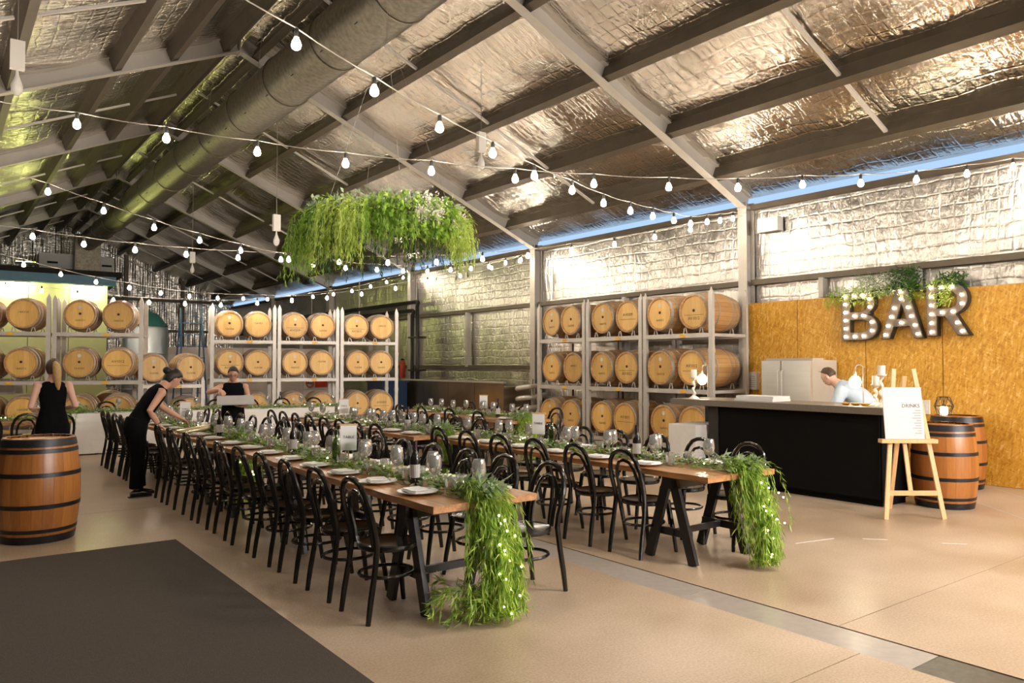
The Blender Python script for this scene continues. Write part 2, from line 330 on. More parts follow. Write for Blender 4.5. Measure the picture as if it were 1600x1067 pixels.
    def mesh(s, name, mat, smooth=None):
        me = bpy.data.meshes.new(name); me.from_pydata([tuple(p) for p in s.v], [], s.f)
        if mat: me.materials.append(MT[mat])
        sm = s.sm if smooth is None else smooth
        if sm:
            me.polygons.foreach_set('use_smooth', [True]*len(me.polygons)); me.update()
            try: me.set_sharp_from_angle(angle=math.radians(42))
            except Exception: pass
        me.update(); return me
    def obj(s, name, mat, parent=None, smooth=None, loc=None, rot=None):
        return ob(name, s.mesh(name, mat, smooth), parent, loc, rot)
def ob(name, me, parent=None, loc=None, rot=None):
    o = bpy.data.objects.new(name, me); COL.objects.link(o)
    if parent is not None: o.parent = parent
    if loc is not None: o.location = loc
    if rot is not None: o.rotation_euler = rot
    return o
def empty(name, loc=(0, 0, 0), rot=(0, 0, 0)):
    e = bpy.data.objects.new(name, None); COL.objects.link(e); e.location = loc; e.rotation_euler = rot; e.empty_display_size = 0.1; return e
def tag(o, label=None, cat=None, group=None, kind=None):
    if label: o['label'] = label
    if cat: o['category'] = cat
    if group: o['group'] = group
    if kind: o['kind'] = kind
    return o
def clone(t, loc, rot=(0, 0, 0), label=None, group=None):
    def cp(o, parent):
        c = o.copy(); COL.objects.link(c); c.parent = parent
        for ch in list(o.children): cp(ch, c)
        return c
    r = cp(t, None); r.location = loc; r.rotation_euler = rot
    if label: r['label'] = label
    if group: r['group'] = group
    return r
def purge(t):
    for ch in list(t.children): purge(ch)
    bpy.data.objects.remove(t)
ORD = ['first', 'second', 'third', 'fourth', 'fifth', 'sixth', 'seventh', 'eighth', 'ninth', 'tenth', 'eleventh', 'twelfth']
def text_mesh(txt, size, mat, depth=0.001, align='CENTER'):
    cu = bpy.data.curves.new('lettering', 'FONT'); cu.body = txt; cu.size = size; cu.extrude = depth; cu.align_x = align; cu.align_y = 'CENTER'; cu.resolution_u = 2
    o = bpy.data.objects.new('lettering', cu); COL.objects.link(o); dg = bpy.context.evaluated_depsgraph_get()
    me = bpy.data.meshes.new_from_object(o.evaluated_get(dg)); bpy.data.objects.remove(o); me.materials.clear(); me.materials.append(MT[mat]); return me
# ================================================================== SHELL
XL, XR, XRIDGE = -2.80, 11.60, 4.40      # outer walls and ridge
XCOL = 11.35                             # inner face of the columns
SL = 0.4333
FR = [-3.6, 2.35, 8.30, 14.25, 20.2, 26.15, 32.1, 38.0]   # portal frames along the shed
Y0, Y1 = -7.0, 38.0
def zb(x): return 7.42 - SL*abs(x-XRIDGE)     # underside of rafters
def zroof(x): return zb(x) + 0.31             # blanket

# ---- floor: slabs, joints and drain
fl = empty('floor'); tag(fl, 'polished tan concrete floor of the shed', 'floor', kind='structure')
ys = [Y0, 2.62, 9.5, 16.5, 23.5, 30.5, Y1]
for i in range(len(ys)-1):
    for a, b in ((XL, 4.19), (4.52, XR)):
        dy = 0.0 if a < 0 else 0.0
        y_a = ys[i] + (0.004 if i else 0); y_b = ys[i+1] - 0.004
        if a < 0 and i == 0: y_b = 2.30
        if a < 0 and i == 1: y_a = 2.308
        MB().box((a, y_a, -0.12), (b, y_b, 0)).obj('slab', 'concrete', fl)
MB().box((XL, Y0, -0.2), (XR, Y1, -0.125)).obj('sub_base', 'dark_gap', fl)
yy = -7.0
drains = [(-7, -4.4), (-4.4, -1.9), (-1.9, 0.2), (0.2, 2.02), (2.02, 3.62), (3.62, 5.4), (5.4, 7.2), (7.2, 9.6), (9.6, 12), (12, 14.4)]
for a, b in drains:
    MB().box((4.20, a+0.004, -0.06), (4.51, b-0.004, -0.004)).obj('drain_cover', 'drain_steel' if b < 2.1 else 'drain_plate', fl)

# ---- carpet runner
rg = MB().box((-2.6, -6.5, 0.0), (1.81, 7.57, 0.012)).obj('carpet', 'rug'); tag(rg, 'dark brown carpet runner on the concrete floor beside the lone barrel', 'carpet')

# ---- roof
ceil = empty('ceiling'); tag(ceil, 'pitched shed roof lined with silver foil blanket', 'ceiling', kind='structure')
OFF = [0.35, 1.25, 2.15, 3.65, 5.05, 6.25]
def blanket(side):
    nx, ny = 84, 300; L = 7.22
    us = np.linspace(0, L, nx); yv = np.linspace(Y0, Y1, ny); pins = np.array([0.0] + OFF + [L])
    sag = np.zeros(nx)
    for i, u in enumerate(us):
        k = max(1, min(len(pins)-1, int(np.searchsorted(pins, u, side='left')))); a, b = pins[k-1], pins[k]
        t = (u-a)/(b-a); sag[i] = 0.07*min(1, (b-a)/1.4)*math.sin(PI*min(1, max(0, t)))**0.8
    ph = rng.uniform(0, 6.28, 12); fr = rng.uniform(1.0, 6.5, 12); fu = rng.uniform(-3, 3, 12)
    vv = []
    for j, y in enumerate(yv):
        for i, u in enumerate(us):
            x = XRIDGE + side*u; w = sum(math.sin(fr[k]*y + fu[k]*u + ph[k]) for k in range(12))*0.006
            env = min(1.0, sag[i]/0.05)
            vv.append((x, y, zroof(x) - sag[i]*(1+0.18*math.sin(1.9*y+u)) + w*env))
    ff = []
    for j in range(ny-1):
        for i in range(nx-1):
            a = j*nx+i; q = (a, a+1, a+nx+1, a+nx); ff.append(q if side < 0 else q[::-1])
    m = MB(); m.add(vv, ff); m.sm = True
    return m.obj('roof_blanket', 'foil_roof', ceil, True)
blanket(1); blanket(-1)
# outer roof sheets keep the sky out
for sd in (1, -1):
    m = MB(); xe = XRIDGE + sd*7.24
    m.add([(XRIDGE, Y0, zroof(XRIDGE)+0.05), (xe, Y0, zroof(xe)+0.05), (xe, Y1, zroof(xe)+0.05), (XRIDGE, Y1, zroof(XRIDGE)+0.05)], [(0, 1, 2, 3)])
    m.obj('roof_sheet', 'purlin_steel', ceil)
def ibeam(p, q, w, h, nrm):
    p = Vector(p); q = Vector(q); nrm = Vector(nrm).normalized(); m = MB()
    m.beam(p+nrm*0.008, q+nrm*0.008, w, 0.016, nrm); m.beam(p+nrm*(h-0.008), q+nrm*(h-0.008), w, 0.016, nrm)
    m.beam(p+nrm*(h/2), q+nrm*(h/2), 0.012, h-0.03, nrm); return m
for y in FR:
    for sd in (1, -1):
        xe = XRIDGE + sd*(XCOL-XRIDGE+0.1)
        ibeam((XRIDGE, y, zb(XRIDGE)), (xe, y, zb(xe)), 0.16, 0.27, (sd*SL, 0, 1)).obj('rafter', 'painted_steel', ceil)
    MB().box((XRIDGE-0.012, y-0.09, zb(XRIDGE)-0.05), (XRIDGE+0.012, y+0.09, zb(XRIDGE)+0.3)).obj('ridge_plate', 'painted_steel', ceil)
for o in OFF:
    for sd in (1, -1):
        x = XRIDGE+sd*o; z = zroof(x)
        m = MB(); n_ = Vector((sd*SL, 0, 1)).normalized()
        # Z-section purlin: web and two lips
        p = Vector((x, Y0, z))-n_*0.10; q = Vector((x, Y1, z))-n_*0.10; t_ = Vector((1, 0, -sd*SL)).normalized()
        m.beam(p-n_*0.02, q-n_*0.02, 0.05, 0.23, n_); m.beam(p-n_*0.13+t_*0.035, q-n_*0.13+t_*0.035, 0.13, 0.014, n_)
        m.obj('purlin', 'purlin_steel', ceil)
for i in range(len(FR)-1):
    yc = (FR[i]+FR[i+1])/2
    for sd in (1, -1):
        pins = [0.0]+OFF
        for a, b in zip(pins[:-1], pins[1:]):
            xa, xb = XRIDGE+sd*(a+0.04), XRIDGE+sd*(b-0.04)
            MB().beam((xa, yc, zroof(xa)-0.17), (xb, yc, zroof(xb)-0.17), 0.055, 0.035).obj('bridging_bar', 'bridging_steel', ceil)
# fly braces from rafters to purlins
for y in FR[1:6]:
    for sd, o in ((1, 2.15), (-1, 2.15), (1, 5.15)):
        x = XRIDGE+sd*o
        MB().beam((x, y+0.08, zb(x)+0.03), (x, y+0.55, zroof(x)-0.15), 0.04, 0.008).obj('fly_brace', 'bridging_steel', ceil)

# ---- walls
def foil_wall(name, label, mat, f, ua, ub, nu, va, vb, nv, top=None):
    vv = []; ff = []
    for j in range(nv+1):
        for i in range(nu+1):
            u = ua+(ub-ua)*i/nu; tv = j/nv; v = va+((top(u) if top else vb)-va)*tv
            w = 0.012*math.sin(9.1*u+1.3*v)*math.sin(2.7*v+u)+0.010*math.sin(23*u+2*math.sin(3*v))
            vv.append(f(u, v, w))
    for j in range(nv):
        for i in range(nu):
            a = j*(nu+1)+i; ff.append((a, a+1, a+nu+2, a+nu+1))
    m = MB(); m.add(vv, ff); m.sm = True; o = m.obj(name, mat, None, True); tag(o, label, 'wall', kind='structure'); return o
ZW = 4.47
wr = foil_wall('wall_right', 'side wall lined with crinkled silver foil behind barrels and bar', 'foil_side', lambda u, v, w: (XR+w, u, v), Y0, Y1, 420, 0, ZW, 24)
wb = foil_wall('wall_back', 'gable end wall with corrugated silver lining', 'foil_end', lambda u, v, w: (u, Y1-0.02+w*2, v), XL, XR, 160, 0, 8, 24, top=lambda u: zroof(u)+0.02)
wl = foil_wall('wall_left', 'dark cladding side wall outside the view', 'dark_cladding', lambda u, v, w: (XL+w, u, v), Y0, Y1, 120, 0, ZW, 8)
wf = foil_wall('wall_front', 'entrance end wall of foil lining behind the camera', 'foil_end', lambda u, v, w: (u, Y0+0.02+w, v), XL, XR, 60, 0, 8, 8, top=lambda u: zroof(u)+0.02)
for y in FR:
    m = MB()
    for a, b in (((XCOL, y-0.09, 0), (XCOL+0.014, y+0.09, 4.50)), ((XCOL+0.22, y-0.09, 0), (XCOL+0.234, y+0.09, 4.50)), ((XCOL+0.014, y-0.006, 0), (XCOL+0.22, y+0.006, 4.50))): m.box(a, b)
    m.obj('column', 'painted_steel', wr)
    MB().box((XCOL-0.01, y-0.10, zb(XCOL)-0.03), (XCOL+0.22, y+0.10, zb(XCOL)+0.012)).obj('haunch_plate', 'painted_steel', wr)
for z, nm in ((3.05, 'girt'), (1.55, 'girt'), (4.38, 'eave_strut')):
    for a, b in zip(FR[:-1], FR[1:]):
        if z < 2 and b < 9: continue
        m = MB(); m.box((XCOL+0.10, a+0.10, z-0.02), (XCOL+0.22, b-0.10, z+0.0)); m.box((XCOL+0.10, a+0.10, z), (XCOL+0.115, b-0.10, z+0.07))
        m.obj(nm, 'purlin_steel', wr)
for y in (5.35, 3.9, 6.85, 11.3, 17.2, 23.0, 29.0):
    MB().box((XCOL+0.06, y-0.04, 1.58 if y > 9 else 2.72), (XCOL+0.20, y+0.04, 3.04)).obj('wall_stud', 'painted_steel', wr)
# gable framing
for x in (-0.4, 2.0, 6.8, 9.2):
    MB().box((x-0.08, Y1-0.3, 0), (x+0.08, Y1-0.08, zb(x)+0.2)).obj('gable_post', 'purlin_steel', wb)
for z in (1.6, 3.2, 4.6):
    MB().box((XL, Y1-0.16, z-0.06), (XR-0.1, Y1-0.06, z+0.06)).obj('girt', 'purlin_steel', wb)

# ---- OSB lining behind the bar
osb = empty('wall_bar', (0, 0, 0)); tag(osb, 'amber chipboard wall behind the bar', 'wall', kind='structure')
seams = [8.21, 7.26, 6.10, 4.98, 3.78, 2.58, 1.38, 0.18, -1.0]
for a, b in zip(seams[1:], seams[:-1]):
    MB().box((11.385, a+0.006, 0.005), (11.405, b-0.006, 2.70)).obj('chipboard_panel', 'osb', osb)
MB().box((11.41, -1, 0), (11.44, 8.2, 2.66)).obj('batten_backing', 'dark_gap', osb)

# ---- services
jb = MB().box((11.40, 7.62, 3.92), (11.56, 8.02, 4.16)); o = jb.obj('junction_box', 'white_plastic'); tag(o, 'cream plastic junction box high on the foil wall beside the column', 'junction box')
po = MB().box((11.355, 5.16, 0.92), (11.384, 5.27, 1.12)).obj('power_outlet', 'white_plastic'); tag(po, 'grey power outlet on the chipboard wall behind the drinks board', 'power outlet')
MB().box((11.345, 5.19, 0.98), (11.355, 5.24, 1.06)).obj('switch', 'white_plastic', po)

# duct
du = empty('ventilation_duct', (4.75, 22, 6.5)); tag(du, 'long round galvanised ventilation duct slung under the roof ridge', 'duct')
def duct_piece(name, y0, y1, r0, r1, dz=0):
    m = MB(); prof = [(r0, y0), (r1, y1)]; M_ = Matrix.Rotation(-PI/2, 4, 'X')
    vv = []; n = 40
    steps = max(2, int(abs(y1-y0)/0.5))
    pf = [(r0+(r1-r0)*i/steps, y0+(y1-y0)*i/steps) for i in range(steps+1)]
    m.lathe(pf, n, M_, False, False); return m.obj(name, 'duct_steel', du)
duct_piece('duct_run', -29, 2.6, 0.43, 0.43); duct_piece('duct_reducer', 2.6, 3.0, 0.43, 0.36); duct_piece('duct_run', 3.0, 13.2, 0.36, 0.36)
for k in range(-20, 12, 2):
    r_ = 0.437 if k < 2.6 else 0.367
    MB().tube([(r_*math.cos(a), k+0.7, r_*math.sin(a)) for a in np.linspace(0, 2*PI, 36, endpoint=False)], 0.012, 6, True).obj('seam_ring', 'duct_steel', du)
for k in range(-18, 13, 3):
    MB().tube([(-0.43, k, 0), (-0.43+0.1, k, 0.95)], 0.006, 5).obj('hanger_wire', 'wire_steel', du); MB().tube([(0.43, k, 0), (0.43-0.02, k, 0.72)], 0.006, 5).obj('hanger_wire', 'wire_steel', du)
for k in range(-17, 2, 1):
    a = -0.75; r_ = 0.428
    MB().lathe([(0.035, 0), (0.035, 0.012)], 8, Matrix.Translation((-r_*math.cos(a)*1.0, k*1.15, r_*math.sin(a))) @ Matrix.Rotation(-PI/2-a, 4, 'Y')).obj('air_hole', 'dark_gap', du)
# cooler the duct ends in
ac = empty('evaporative_cooler', (4.4, 34.6, 4.75)); tag(ac, 'grey box air cooler at the far end of the ventilation duct', 'air cooler')
MB().box((-1.25, 0, 0), (1.35, 0.9, 1.25)).obj('housing', 'grey_white', ac); MB().box((-0.10, -0.55, 0.25), (0.80, -0.005, 2.0)).obj('plenum', 'duct_steel', ac)
for x in (-0.8, 1.1): MB().box((x-0.18, -0.02, 0.85), (x+0.18, 0.0, 0.93)).obj('vent_slot', 'dark_gap', ac)

# cream cool room lit from its eaves
cr = empty('cool_room', (3.35, 29.6, 0)); tag(cr, 'cream cool room with blue roof flashing lit yellow behind the barrels', 'cool room')
for k, x in enumerate(np.linspace(-2.1, 1.4, 4)[:-1]):
    MB().box((x+0.01, 0, 0), (x+3.5/3-0.01, 0.1, 4.35)).obj('wall_panel', 'cream_panel', cr)
MB().box((1.3, 0.1, 0), (1.4, 4.5, 4.35)).obj('side_wall', 'cream_panel', cr); MB().box((-2.1, 0.1, 0), (-2.0, 4.5, 4.35)).obj('side_wall', 'cream_panel', cr)
MB().box((-2.2, -0.35, 4.35), (1.6, 4.5, 4.65)).obj('flashing', 'blue_flash', cr); MB().box((-2.0, -0.15, 4.65), (1.8, 4.4, 4.85)).obj('roof_rail', 'dark_gap', cr)
for x in (-1.35, 0.75):
    lm = empty('eave_lamp', (3.35+x, 29.33, 4.30)); tag(lm, 'fluorescent eave lamp over the cream wall, %s of the two' % ('left' if x < 0 else 'right'), 'lamp', 'eave lamps')
    MB().box((-0.45, -0.05, 0.0), (0.45, 0.05, 0.05)).obj('housing', 'white_plastic', lm); MB().tube([(-0.4, 0, -0.03), (0.4, 0, -0.03)], 0.035, 8).obj('tube', 'tube_glow', lm)
# uplight on the cool room roof
lm = empty('roof_floodlight', (2.3, 29.35, 4.9)); tag(lm, 'greenish floodlight on the cool room roof shining at the rafters', 'lamp')
MB().box((-0.3, -0.05, 0), (0.3, 0.1, 0.08)).obj('housing', 'socket_black', lm); MB().box((-0.27, -0.03, 0.081), (0.27, 0.08, 0.095)).obj('lens', 'uplight_glow', lm)

# high-bay lamps added out of view to brighten the near hall
k = 0
for x, y, w in ((8.6, 0.5, 'over the bar end of the entrance bay'), (5.2, 1.9, 'above the camera'), (5.4, -2.6, 'over the entrance'), (10.2, -1.4, 'beside the bar wall')):
    hb = empty('high_bay_fill_lamp', (x, y, 4.35)); tag(hb, 'added aluminium high-bay fill lamp hanging %s' % w, 'lamp', 'added high-bay fill lamps')
    MB().lathe([(0.06, 0.42), (0.09, 0.25), (0.13, 0.22), (0.30, 0.02), (0.30, 0.0)], 24, None, True, False).obj('reflector', 'painted_steel', hb)
    MB().lathe([(0.27, 0.0), (0.27, 0.012)], 24).obj('lens', 'fill_highbay_glow', hb); MB().tube([(0, 0, 0.42), (0, 0, zb(x)-4.35+0.02)], 0.01, 6).obj('cable', 'socket_black', hb)

# floodlights added on the unseen entrance wall as frontal fill
for x, w in ((5.4, 'left'), (7.8, 'middle'), (10.2, 'right')):
    hb = empty('floodlight', (x, Y0+0.30, 3.4), (-0.28, 0, 0)); tag(hb, 'added wide LED fill floodlight on the entrance wall, %s one' % w, 'lamp', 'added entrance fill lights')
    MB().box((-0.62, -0.12, -0.27), (0.62, 0.0, 0.27)).obj('housing', 'socket_black', hb); MB().box((-0.58, 0.001, -0.23), (0.58, 0.008, 0.23)).obj('lens', 'fill_flood_glow', hb); MB().box((-0.05, -0.2, -0.05), (0.05, -0.12, 0.05)).obj('bracket', 'socket_black', hb)
# pale store box and things behind the racks
sb = empty('store_container', (7.3, 22.3, 0)); tag(sb, 'pale container wall seen between the tiers of the centre rack', 'container')
for x in np.linspace(-2.4, 2.0, 5)[:-1]: MB().box((x+0.006, 0, 0), (x+1.1-0.006, 0.08, 2.12)).obj('wall_panel', 'pale_wall', sb)
MB().box((-2.4, 0.08, 0), (2.0, 2.2, 2.08)).obj('body', 'pale_wall', sb)
sg = empty('warning_sign', (8.62, 20.6, 0.95)); tag(sg, 'small white and red no-smoking sign behind the lowest barrels', 'sign')
MB().box((-0.36, 0, 0), (0.36, 0.02, 0.34)).obj('plate', 'paper', sg); MB().box((-0.05, -0.006, 0.05), (0.32, 0, 0.29)).obj('red_panel', 'sign_red', sg)
MB().tube([(-0.2+0.11*math.cos(a), -0.008, 0.17+0.11*math.sin(a)) for a in np.linspace(0, 2*PI, 20, endpoint=False)], 0.014, 6, True).obj('ring', 'sign_red', sg); MB().beam((-0.28, -0.008, 0.25), (-0.12, -0.008, 0.09), 0.01, 0.025, (0, -1, 0)).obj('slash', 'sign_red', sg)
MB().box((-0.30, -0.01, 0.155), (-0.10, -0.002, 0.185)).obj('cigarette', 'ink', sg); MB().box((-0.38, 0.02, -0.95), (0.38, 0.05, 0.3)).obj('backing_board', 'pale_wall', sg)

tk = empty('wine_tank', (4.35, 21.6, 0)); tag(tk, 'upright stainless wine tank with green cone lid between the racks', 'tank')
MB().lathe([(0.55, 0.35), (0.55, 2.55), (0.50, 2.66)], 32).obj('shell', 'tank_steel', tk); MB().lathe([(0.56, 2.62), (0.3, 2.95), (0.12, 3.02), (0.12, 3.08)], 32).obj('lid', 'green_cover', tk)
for a in range(3): MB().tube([(0.45*math.cos(a*2.1), 0.45*math.sin(a*2.1), 0), (0.45*math.cos(a*2.1), 0.45*math.sin(a*2.1), 0.4)], 0.04).obj('leg', 'tank_steel', tk)
for z in (1.0, 1.9): MB().lathe([(0.556, z), (0.562, z+0.015), (0.556, z+0.03)], 32, None, False, False).obj('weld_band', 'tank_steel', tk)
ld = empty('step_ladder', (5.30, 20.9, 0)); tag(ld, 'tall blue platform step ladder behind the gap between racks', 'ladder')
for sx in (-0.25, 0.25):
    MB().beam((sx*1.3, -0.5, 0), (sx, 0, 3.1), 0.05, 0.03).obj('rail', 'ladder_blue', ld); MB().beam((sx*1.3, 0.6, 0), (sx, 0, 3.1), 0.04, 0.03).obj('rear_leg', 'ladder_blue', ld)
for k in range(9): z = 0.3*(k+1); t = z/3.1; MB().box((-0.3, -0.5*(1-t)-0.05, z), (0.3, -0.5*(1-t)+0.05, z+0.02)).obj('step', 'ladder_blue', ld)

# black pipework on the side wall
pp = empty('pipework', (11.15, 19.2, 0)); tag(pp, 'black insulated pipes running along the wall and dropping beside the column', 'pipe')
MB().tube([(0, 14, 3.46), (0, 0.15, 3.46), (-0.05, 0.02, 3.42), (-0.12, -0.06, 3.30), (-0.12, -0.08, 1.2)], 0.06).obj('upper_pipe', 'black_pipe', pp)
MB().tube([(0, 14, 3.22), (0, 0.42, 3.22), (-0.04, 0.27, 3.17), (-0.12, 0.22, 3.05), (-0.12, 0.22, 1.2)], 0.06).obj('lower_pipe', 'black_pipe', pp)
for k in (0.6, 4, 8, 12): MB().tube([(0.02, k, 3.15), (0.02, k, 4.4)], 0.02, 6).obj('hanger_rod', 'painted_steel', pp)
for z in (1.45, 2.4): MB().box((-0.2, -0.2, z), (0.1, 0.34, z+0.05)).obj('bracket', 'black_pipe', pp)
# long steel trough by the wall
tr = empty('steel_trough', (10.5, 16.6, 0)); tag(tr, 'long brown-reflecting stainless trough standing against the foil wall', 'trough')
for k in range(4): MB().box((0, -2.35+k*1.2, 0.05), (0.03, -2.35+k*1.2+1.19, 1.2)).obj('side_panel', 'dark_steel', tr)
MB().box((0.03, -2.35, 0.05), (0.75, 2.45, 1.12)).obj('body', 'dark_steel', tr); MB().box((-0.03, -2.37, 1.2), (0.06, 2.47, 1.24)).obj('rim', 'stainless', tr)
for y in (-2.2, 0, 2.3): MB().box((0.05, y-0.03, 0), (0.12, y+0.03, 0.06)).obj('foot', 'stainless', tr)
cp_ = empty('pipe_coil', (10.75, 13.75, 0)); tag(cp_, 'stack of bent stainless cooling pipes beside the steel trough', 'pipe coil')
for k in range(4):
    z = 0.40+k*0.235
    MB().tube([(0.35, -0.30, z+0.08)]+[(0.0-0.18*math.sin(t), -0.28+0.56*t/PI, z+0.03*math.cos(t)) for t in np.linspace(0.2, PI-0.2, 9)]+[(0.35, 0.30, z)], 0.055, 10).obj('bend', 'stainless', cp_)
MB().beam((0.12, -0.1, 0), (0.12, -0.1, 1.3), 0.04, 0.04).obj('stand', 'stainless', cp_)
nb = empty('navy_tank', (9.95, 18.9, 0)); tag(nb, 'navy blue square bin at the end of the centre rack', 'bin')
MB().box((-0.35, -0.4, 0.1), (0.4, 0.5, 1.15)).obj('body', 'navy', nb); MB().box((-0.38, -0.43, 1.15), (0.43, 0.53, 1.2)).obj('rim', 'navy', nb)
for x in (-0.3, 0.3): MB().box((x-0.04, -0.35, 0), (x+0.04, 0.45, 0.1)).obj('skid', 'navy', nb)
fx = empty('fire_extinguisher', (11.22, 20.35, 1.25)); tag(fx, 'red fire extinguisher hung on the far column', 'extinguisher')
MB().lathe([(0.07, 0), (0.08, 0.03), (0.08, 0.42), (0.05, 0.5), (0.02, 0.52)], 14).obj('cylinder_body', 'sign_red', fx); MB().box((-0.05, -0.015, 0.52), (0.05, 0.015, 0.57)).obj('handle', 'socket_black', fx)
# hanging sensor boxes under the roof
for (x, y, z, w) in ((0.67, 10.01, 4.80, 'above the left-hand bulbs'), (7.06, 10.2, 5.0, 'over the bright roof bay'), (5.3, 14.7, 4.15, 'left of the greenery hoop'), (5.85, 23.0, 4.45, 'over the far racks')):
    sn = empty('hanging_sensor', (x, y, z)); tag(sn, 'white box sensor with teardrop bulb hanging %s' % w, 'sensor', 'hanging sensors')
    MB().box((-0.07, -0.04, 0.1), (0.07, 0.04, 0.42)).obj('box', 'white_plastic', sn); MB().tube([(0, 0, 0.42), (0, 0, zroof(x)-z)], 0.006, 5).obj('cord', 'wire_steel', sn)
    MB().lathe([(0.012, 0.09), (0.02, 0.03), (0.06, -0.08), (0.055, -0.15), (0.02, -0.19)], 12).obj('teardrop', 'white_plastic', sn); MB().tube([(0, 0, 0.08), (0, 0, 0.11)], 0.012, 6).obj('neck', 'white_plastic', sn)
# floor tape marks
for (xa, ya, xb, yb, w) in ((6.28, 4.05, 6.75, 3.95, 'by the bar-side garland'), (6.95, 3.78, 7.1, 3.62, 'in the open floor'), (7.35, 3.25, 7.5, 3.1, 'in the open floor near the easel'), (9.9, 4.0, 8.6, 2.6, 'running past the barrels'), (11.2, 4.3, 9.8, 2.9, 'by the chipboard wall')):
    d = Vector((xb-xa, yb-ya, 0)); m = MB().beam((xa, ya, 0.001), (xb, yb, 0.001), 0.011, 0.002); o = m.obj('floor_tape', 'paper'); tag(o, 'thin white tape line on the concrete %s' % w, 'tape')
# ================================================================== BARRELS AND RACKS
BL, RB, RH = 0.95, 0.345, 0.292
def brad(z): t = (z-BL/2)/(BL/2); return RB-(RB-RH)*(abs(t)**1.9)
def barrel_body(n=30, k=14):
    z = [BL*i/k for i in range(k+1)]
    prof = [(RH-0.035, 0.03), (RH-0.03, 0.0)] + [(brad(q), q) for q in z] + [(RH-0.03, BL), (RH-0.035, BL-0.03)]
    return MB().lathe(prof, n, None, False, False)
def hoop_mb(z0, z1, n=30, t=0.006):
    return MB().lathe([(brad(z0), z0), (brad(z0)+t, z0+0.002), (brad((z0+z1)/2)+t, (z0+z1)/2), (brad(z1)+t, z1-0.002), (brad(z1), z1)], n, None, False, False)
HEADS = ['AV1811', '15AV03', 'AV1012', '15AV08', '16AV11', 'AV0309', '14AV10', 'AV1015']
HEADME = [text_mesh(t, 0.075 if t.startswith('AV') else 0.058, 'ink') for t in HEADS]
LINEME = MB().box((-0.2, -0.003, 0), (0.2, 0.003, 0.001)).mesh('scribe_line', 'ink')
DOT = MB().lathe([(0.026, 0), (0.026, 0.004), (0.012, 0.008)], 12).mesh('bung', 'bung')
SEAL = MB().lathe([(0.035, 0), (0.035, 0.002)], 12).mesh('cooper_seal', 'paper')
body_me = barrel_body().mesh('body', 'oak_body'); head_me = MB().lathe([(RH-0.03, BL-0.028), (RH-0.03, BL-0.022)], 30).mesh('head', 'oak_head')
tail_me = MB().lathe([(RH-0.03, 0.022), (RH-0.03, 0.028)], 24).mesh('rear_head', 'oak_head')
HZ = [(0.005, 0.055), (0.13, 0.165), (0.27, 0.30)]; HZ = HZ + [(BL-b, BL-a) for a, b in HZ]
hoop_me = [hoop_mb(a, b).mesh('hoop', 'hoop_zinc') for a, b in HZ]
old_body = barrel_body(24, 8).mesh('body', 'oak_old'); old_head = MB().lathe([(RH-0.03, BL-0.028), (RH-0.03, BL-0.022)], 24).mesh('head', 'oak_head_old')
bcount = [0]
def rack_barrel(loc, rot, label, group, old=False):
    b = empty('wine_barrel', loc, rot); tag(b, label, 'barrel', group)
    ob('body', old_body if old else body_me, b); h = ob('head', old_head if old else head_me, b)
    for me in (hoop_me[:3] + hoop_me[3:] if not old else hoop_me[3:5]): ob('hoop', me, b)
    if not old:
        i = bcount[0]; bcount[0] += 1; k = random.choice((1, 3, 4, 6, 1, 3, 4, 6, 0, 2, 5, 7)); st = i % 4
        z = BL-0.0215
        ob('lettering', HEADME[k], h, (0, 0.03 if st == 1 else -0.115, z))
        if st != 1: ob('bung', DOT, h, (0, 0.02, z))
        if HEADS[k].startswith('AV'): ob('scribe_line', LINEME, h, (0, -0.055, z))
        if st in (0, 2): ob('cooper_seal', SEAL, h, (0, 0.15, z))
    return b
